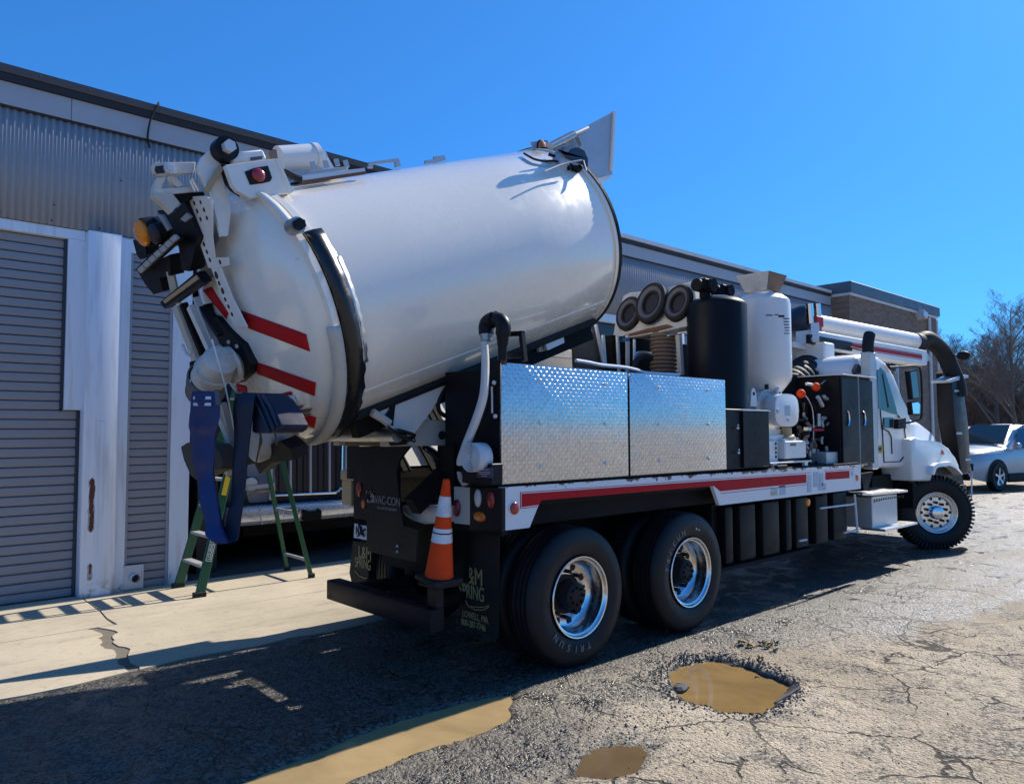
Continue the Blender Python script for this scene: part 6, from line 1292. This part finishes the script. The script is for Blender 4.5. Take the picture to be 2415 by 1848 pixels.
b = MB(); b.box((3.3, 9.35, .0), (3.55, 10.6, 2.2)); b.build('bay_cabinet', 'gutter_dark', bld, smooth=False)
# ================================================================ PARKED CARS
def car(name, label, loc, head, body, L=4.6, Wd=1.86, H=1.66, pickup=False, lower='plastic_black'):
    root = thing(name, label, 'car' if not pickup else 'pickup', (0, 0, 0))
    hw = Wd/2
    # stations along x (nose at +x): (x, z_low, z_belt, z_top, half width belt, half width top)
    if not pickup: S = [(2.28, .42, .62, .80, .60, .50), (2.16, .30, .72, .92, .80, .68), (1.85, .24, .84, 1.00, .90, .76), (1.35, .24, .90, 1.06, .925, .80), (.95, .24, .94, 1.10, .93, .82), (.80, .24, .95, 1.16, .93, .80), (.15, .24, .98, 1.60, .93, .62), (-.4, .24, 1.0, 1.66, .93, .62), (-1.2, .24, 1.03, 1.64, .93, .61), (-1.85, .26, 1.06, 1.52, .91, .60), (-2.18, .34, 1.02, 1.22, .86, .66), (-2.30, .45, .9, 1.0, .80, .66)]
    else: S = [(2.6, .5, .8, 1.0, .80, .7), (2.4, .4, 1.0, 1.12, .95, .85), (1.1, .4, 1.08, 1.22, .98, .88), (.95, .4, 1.10, 1.30, .98, .86), (.35, .4, 1.12, 1.84, .98, .70), (-.7, .4, 1.12, 1.86, .98, .70), (-.95, .4, 1.12, 1.30, .98, .9), (-2.5, .4, 1.1, 1.18, .97, .92), (-2.7, .5, 1.0, 1.1, .95, .9)]
    rows = []
    for (x_, zl, zb_, zt_, wb, wt) in S:
        row = [(x_, -wb*.92, zl), (x_, -wb*.99, (zl*.6+zb_*.4)), (x_, -wb, zb_*.86), (x_, -wb*.965, zb_), (x_, -(wb*.3+wt*.7), zb_*.35+zt_*.65), (x_, -wt*.90, zt_-.03), (x_, -wt*.5, zt_), (x_, 0, zt_+.012)]
        row += [(a, -c_, d) for a, c_, d in row[-2::-1]]; rows.append([V(q) for q in row])
    b = MB(); b.grid(rows)
    for rr in (rows[0], rows[-1]): b.poly(rr)
    bo = b.build('body', body, root, angle=50)
    # glass
    def pane(pts, nm, t=.012): b = MB(); b.poly([V(q) for q in pts]); return b.build(nm, 'glass_teal' if nm == 'windscreen' else 'glass_sky', root, smooth=False, solid=t)
    if not pickup:
        pane([(.86, -.74, 1.17), (.86, .74, 1.17), (.19, .55, 1.64), (.19, -.55, 1.64)], 'windscreen')
        for s in (-1, 1):
            pane([(.62, s*.908, 1.05), (-.25, s*.912, 1.06), (-.25, s*.70, 1.56), (.12, s*.715, 1.52)], 'side_window'); pane([(-.33, s*.912, 1.06), (-1.15, s*.912, 1.09), (-1.20, s*.70, 1.55), (-.33, s*.70, 1.56)], 'side_window'); pane([(-1.24, s*.91, 1.10), (-1.75, s*.89, 1.16), (-1.5, s*.70, 1.50), (-1.25, s*.70, 1.53)], 'side_window')
            b = MB(); b.sphere((.62, s*1.0, 1.10), .09, 6); b.bar(V((.60, s*.92, 1.06)), V((.62, s*.98, 1.08)), .05, .04); b.build('wing_mirror', body, root)
            b = MB(); b.obox((.02, s*.945, .92), (.10, 0, 0), (0, .012, 0), (0, 0, .015), .004); b.build('door_handle', 'chrome', root); b = MB(); b.obox((-.85, s*.945, .94), (.10, 0, 0), (0, .012, 0), (0, 0, .015), .004); b.build('door_handle', 'chrome', root)
            b = MB(); b.obox((2.20, s*.60, .60), (.03, 0, 0), (0, .13, 0), (0, 0, .085), .01); b.build('headlight', 'glass_dark', root)
            b = MB(); b.obox((0, s*.915, .32), (1.0, 0, 0), (0, .035, 0), (0, 0, .11), .02); b.build('sill_cladding', lower, root)
            b = MB(); b.bar(V((.1, s*.58, 1.66)), V((-1.6, s*.56, 1.64)), .04, .04); b.build('roof_rail', 'plastic_black', root)
        b = MB(); b.obox((2.24, 0, .72), (.05, 0, 0), (0, .55, 0), (0, 0, .10), .02); b.build('grille', 'plastic_black', root); b = MB(); b.obox((2.22, 0, .36), (.06, 0, 0), (0, .62, 0), (0, 0, .09), .02); b.build('bumper', lower, root)
    else:
        pane([(.95, -.78, 1.30), (.95, .78, 1.30), (.37, .62, 1.84), (.37, -.62, 1.84)], 'windscreen')
        for s in (-1, 1): pane([(.72, s*.962, 1.16), (-.6, s*.962, 1.16), (-.6, s*.79, 1.78), (.32, s*.79, 1.76)], 'side_window')
        b = MB(); b.obox((2.62, 0, .75), (.05, 0, 0), (0, .6, 0), (0, 0, .2), .02); b.build('grille', 'plastic_black', root); b = MB(); b.obox((2.66, 0, .48), (.08, 0, 0), (0, .9, 0), (0, 0, .1), .02); b.build('bumper', 'chrome', root)
    wr = .36 if not pickup else .40; ww = (1.42, -1.32) if not pickup else (1.75, -1.7)
    for x_ in ww:
        for s in (-1, 1):
            o_ = V((x_, s*(hw-.075), wr)); b = MB(); b.lathe([(wr*.62, -.1), (wr*.9, -.11), (wr, -.08), (wr, .08), (wr*.9, .11), (wr*.62, .105)], o_, (0, s, 0), 28); wl_ = b.build('wheel', 'tyre', root)
            b = MB(); b.lathe([(wr*.62, .10), (wr*.58, .07), (wr*.2, .06), (0, .07)], o_, (0, s, 0), 24)
            for i in range(5): a = 2*math.pi*i/5+.3; d_ = V((math.cos(a), 0, math.sin(a))); b.bar(o_+V((0, s*.08, 0)), o_+d_*wr*.58+V((0, s*.1, 0)), .05, .03, up=(0, 1, 0))
            b.build('rim', 'alu', wl_); b = MB(); b.prism([V((x_+wr*1.20*math.cos(a), s*(hw+.002), max(.26, wr+wr*1.20*math.sin(a)))) for a in [2*math.pi*k/28 for k in range(28)]], (0, -s*.02, 0)); b.build('wheel_arch', lower, root)
    root.rotation_euler.z = head; root.location = loc; root.scale = (1, 1, 1.13 if not pickup else 1)
    return root
sv = PZ(2346, 1158, 0)
hd_ = R(163); sx_, sy_ = math.cos(hd_), math.sin(hd_)
# nose wheel on the side facing us stands at sv
fwv = V((1.42*sx_-.80*sy_, 1.42*sy_+.80*sx_, 0)); 
car('silver_suv', 'silver sport utility car parked beyond the front of the vacuum truck', (sv.x-fwv.x, sv.y-fwv.y, .004), hd_, 'silver_car')
q = PZ(2236, 1060, 0); car('red_pickup', 'red and white pickup standing behind the hanging suction hose', (34, 10.6, .004), R(180), 'car_red', pickup=True)
car('white_car', 'white car almost hidden behind the silver sport utility car', (37.5, 9.2, .004), R(172), 'car_white')
# ================================================================ TREES
paint('bark', (.115, .098, .085), .9, .5, (.05, .042, .036), dscale=4); paint('bark_red', (.13, .075, .06), .9, .4, dscale=4); paint('twig', (.155, .13, .11), .9, .3, dscale=3)
def tree(name, base, h, seed, label, spread=.55, mat='bark', lean=0):
    rs = random.Random(seed); root = thing(name, label, 'tree', base, 'bare trees along the yard edge'); base = V(base)
    tr, cr = MB(), MB()
    def grow(p, d, L_, r_, lev):
        k = 4 if lev < 2 else 3; pts = [p]; rr = [r_]; q = p.copy(); dd = d.copy()
        for i in range(k):
            dd = (dd+V((rs.gauss(0, .10), rs.gauss(0, .10), rs.gauss(.03, .06)))).normalized(); q = q+dd*L_/k; pts.append(q.copy()); rr.append(max(.004, r_*(1-.55*(i+1)/k)))
        (tr if lev < 1 else cr).tube(pts, rr, 7 if lev < 1 else (5 if lev < 2 else 3), caps=False)
        if lev >= 5: return
        nb = (10, 7, 6, 5, 3)[lev]
        for i in range(nb):
            t = (.30 if lev == 0 else .2)+(.7 if lev == 0 else .78)*(i+rs.random()*.6)/nb; j = min(k-1, int(t*k)); c = pts[j].lerp(pts[j+1], t*k-j)
            a = rs.uniform(0, 6.28); e = V((math.cos(a), math.sin(a), 0)); nd = (dd*(1-spread)+e*spread+V((0, 0, .22))).normalized()
            grow(c, nd, L_*rs.uniform(.45, .68)*(1.05-.35*t), max(.005, rr[j]*rs.uniform(.38, .56)), lev+1)
    grow(base-V((0, 0, .1)), V((lean, .05, 1)).normalized(), h*.62, h*.013, 0)
    tr.build('trunk', mat, root); cr.build('crown', mat if mat != 'bark' else 'twig', root)
def dirpt(px, dist):
    d = ray(px, 1000); d.z = 0; d.normalize(); return V((d.x*dist, d.y*dist, 0))
specs = [(2412, 44, 10.4, 1, .56, 'bark', -.10, 'tall bare tree with a dark leaning trunk and wide crown beside the silver car'), (2345, 47, 10.2, 2, .58, 'bark', .05, 'broad bare tree with an open rounded crown rising above the silver car'), (2290, 52, 8.2, 3, .5, 'bark', 0, 'slim bare tree standing just beyond the black suction tube'), (2235, 56, 9.6, 4, .5, 'bark', .04, 'bare tree behind the white boom hose and brick building corner'), (2190, 60, 11.0, 5, .5, 'bark', 0, 'upright bare tree next to the brick building roof corner'), (2320, 50, 6.2, 6, .6, 'bark_red', 0, 'low reddish bare tree in the brush behind the silver car'), (2385, 52, 6.6, 7, .55, 'bark', .1, 'short crooked bare tree in the brush under the wide crown'), (2450, 50, 9.2, 8, .55, 'bark', 0, 'bare tree at the far right of the brush behind the leaning trunk')]
for px, dist, h, sd, spd, m_, ln, lab in specs: tree('bare_tree', dirpt(px, dist), h*.95, sd, lab, spd, m_, ln)
# evergreen in the brush
paint('needles', (.045, .052, .022), .9, .4, (.07, .05, .025), dscale=2)
ev = thing('evergreen_tree', 'olive green evergreen tree standing in the bare brush', 'tree', dirpt(2318, 56)); c = dirpt(2318, 56); rs = random.Random(4)
b = MB(); b.tube([c, c+V((0, 0, 5.6))], [.18, .03], 8); b.build('trunk', 'bark', ev)
b = MB()
for i in range(5200):
    z = rs.uniform(.6, 5.8); r_ = (1-(z/6.0)**1.3)*2.1*math.sqrt(rs.random())+.1; a = rs.uniform(0, 6.28); p_ = c+V((math.cos(a)*r_, math.sin(a)*r_, z+rs.gauss(0, .15))); d_ = V((math.cos(a), math.sin(a), rs.uniform(-.5, .3)))*rs.uniform(.12, .3); s = V((rs.gauss(0, .05), rs.gauss(0, .05), rs.gauss(0, .05)))
    b.poly([p_, p_+d_+s, p_+d_*.5-s*1.4])
b.build('crown', 'needles', ev, smooth=False)
# brush: the tangle of thin stems that reads as one mass
rs = random.Random(8); b = MB()
for i in range(9000):
    px = rs.uniform(2150, 2560); dist = rs.uniform(50, 76); p_ = dirpt(px, dist)+V((0, 0, 0)); h = rs.uniform(.6, 4.8)*(1.1-.0*dist); p_.z = rs.random()**1.6*2.4
    d_ = V((rs.gauss(0, .45), rs.gauss(0, .45), 1)).normalized(); q1 = p_+d_*h*.5+V((rs.gauss(0, .1), rs.gauss(0, .1), 0)); q2 = q1+V((rs.gauss(0, .6), rs.gauss(0, .6), h*.45)); w_ = rs.uniform(.006, .022); sd = V((-.4, .9, 0))*w_
    b.poly([p_-sd, p_+sd, q1+sd*.6, q1-sd*.6]); b.poly([q1-sd*.6, q1+sd*.6, q2])
    for k in range(3):
        t = rs.random(); s0 = q1.lerp(q2, t); s1 = s0+V((rs.gauss(0, .5), rs.gauss(0, .5), rs.uniform(-.1, .7))); b.poly([s0-sd*.5, s0+sd*.5, s1])
tag(b.build('brush', 'twig', smooth=False), 'dense brown tangle of leafless brush behind the parked cars', 'brush', kind='stuff')
bankm = MB(); bankm.grid([[dirpt(px, d_)+V((0, 0, z+.3*fbm(px*.02, d_*.1, 1, 2))) for px in range(2120, 2680, 20)] for d_, z in ((60, -.2), (66, .8), (74, 2.4), (86, 3.4), (100, 3.0), (130, 2.0))])
paint('leaf_litter', (.085, .062, .045), .95, .6, (.03, .025, .02), dscale=1.5, bump=.4); tag(bankm.build('wooded_bank', 'leaf_litter'), kind='structure')
# utility lines in front of the wood
for i, (y0_, y1_) in enumerate(((872, 866), (888, 882))):
    A, B = cC+ray(2180, y0_+6)*46, cC+ray(2600, y1_-10)*40; k = 12
    b = MB(); b.tube([A.lerp(B, j/k)-V((0, 0, .35*(1-(2*j/k-1)**2))) for j in range(k+1)], .022, 6); tag(b.build('utility_wire', 'zinc_light'), ('upper' if i == 0 else 'lower')+' of two pale utility wires strung in front of the bare trees', 'wire', 'utility wires')
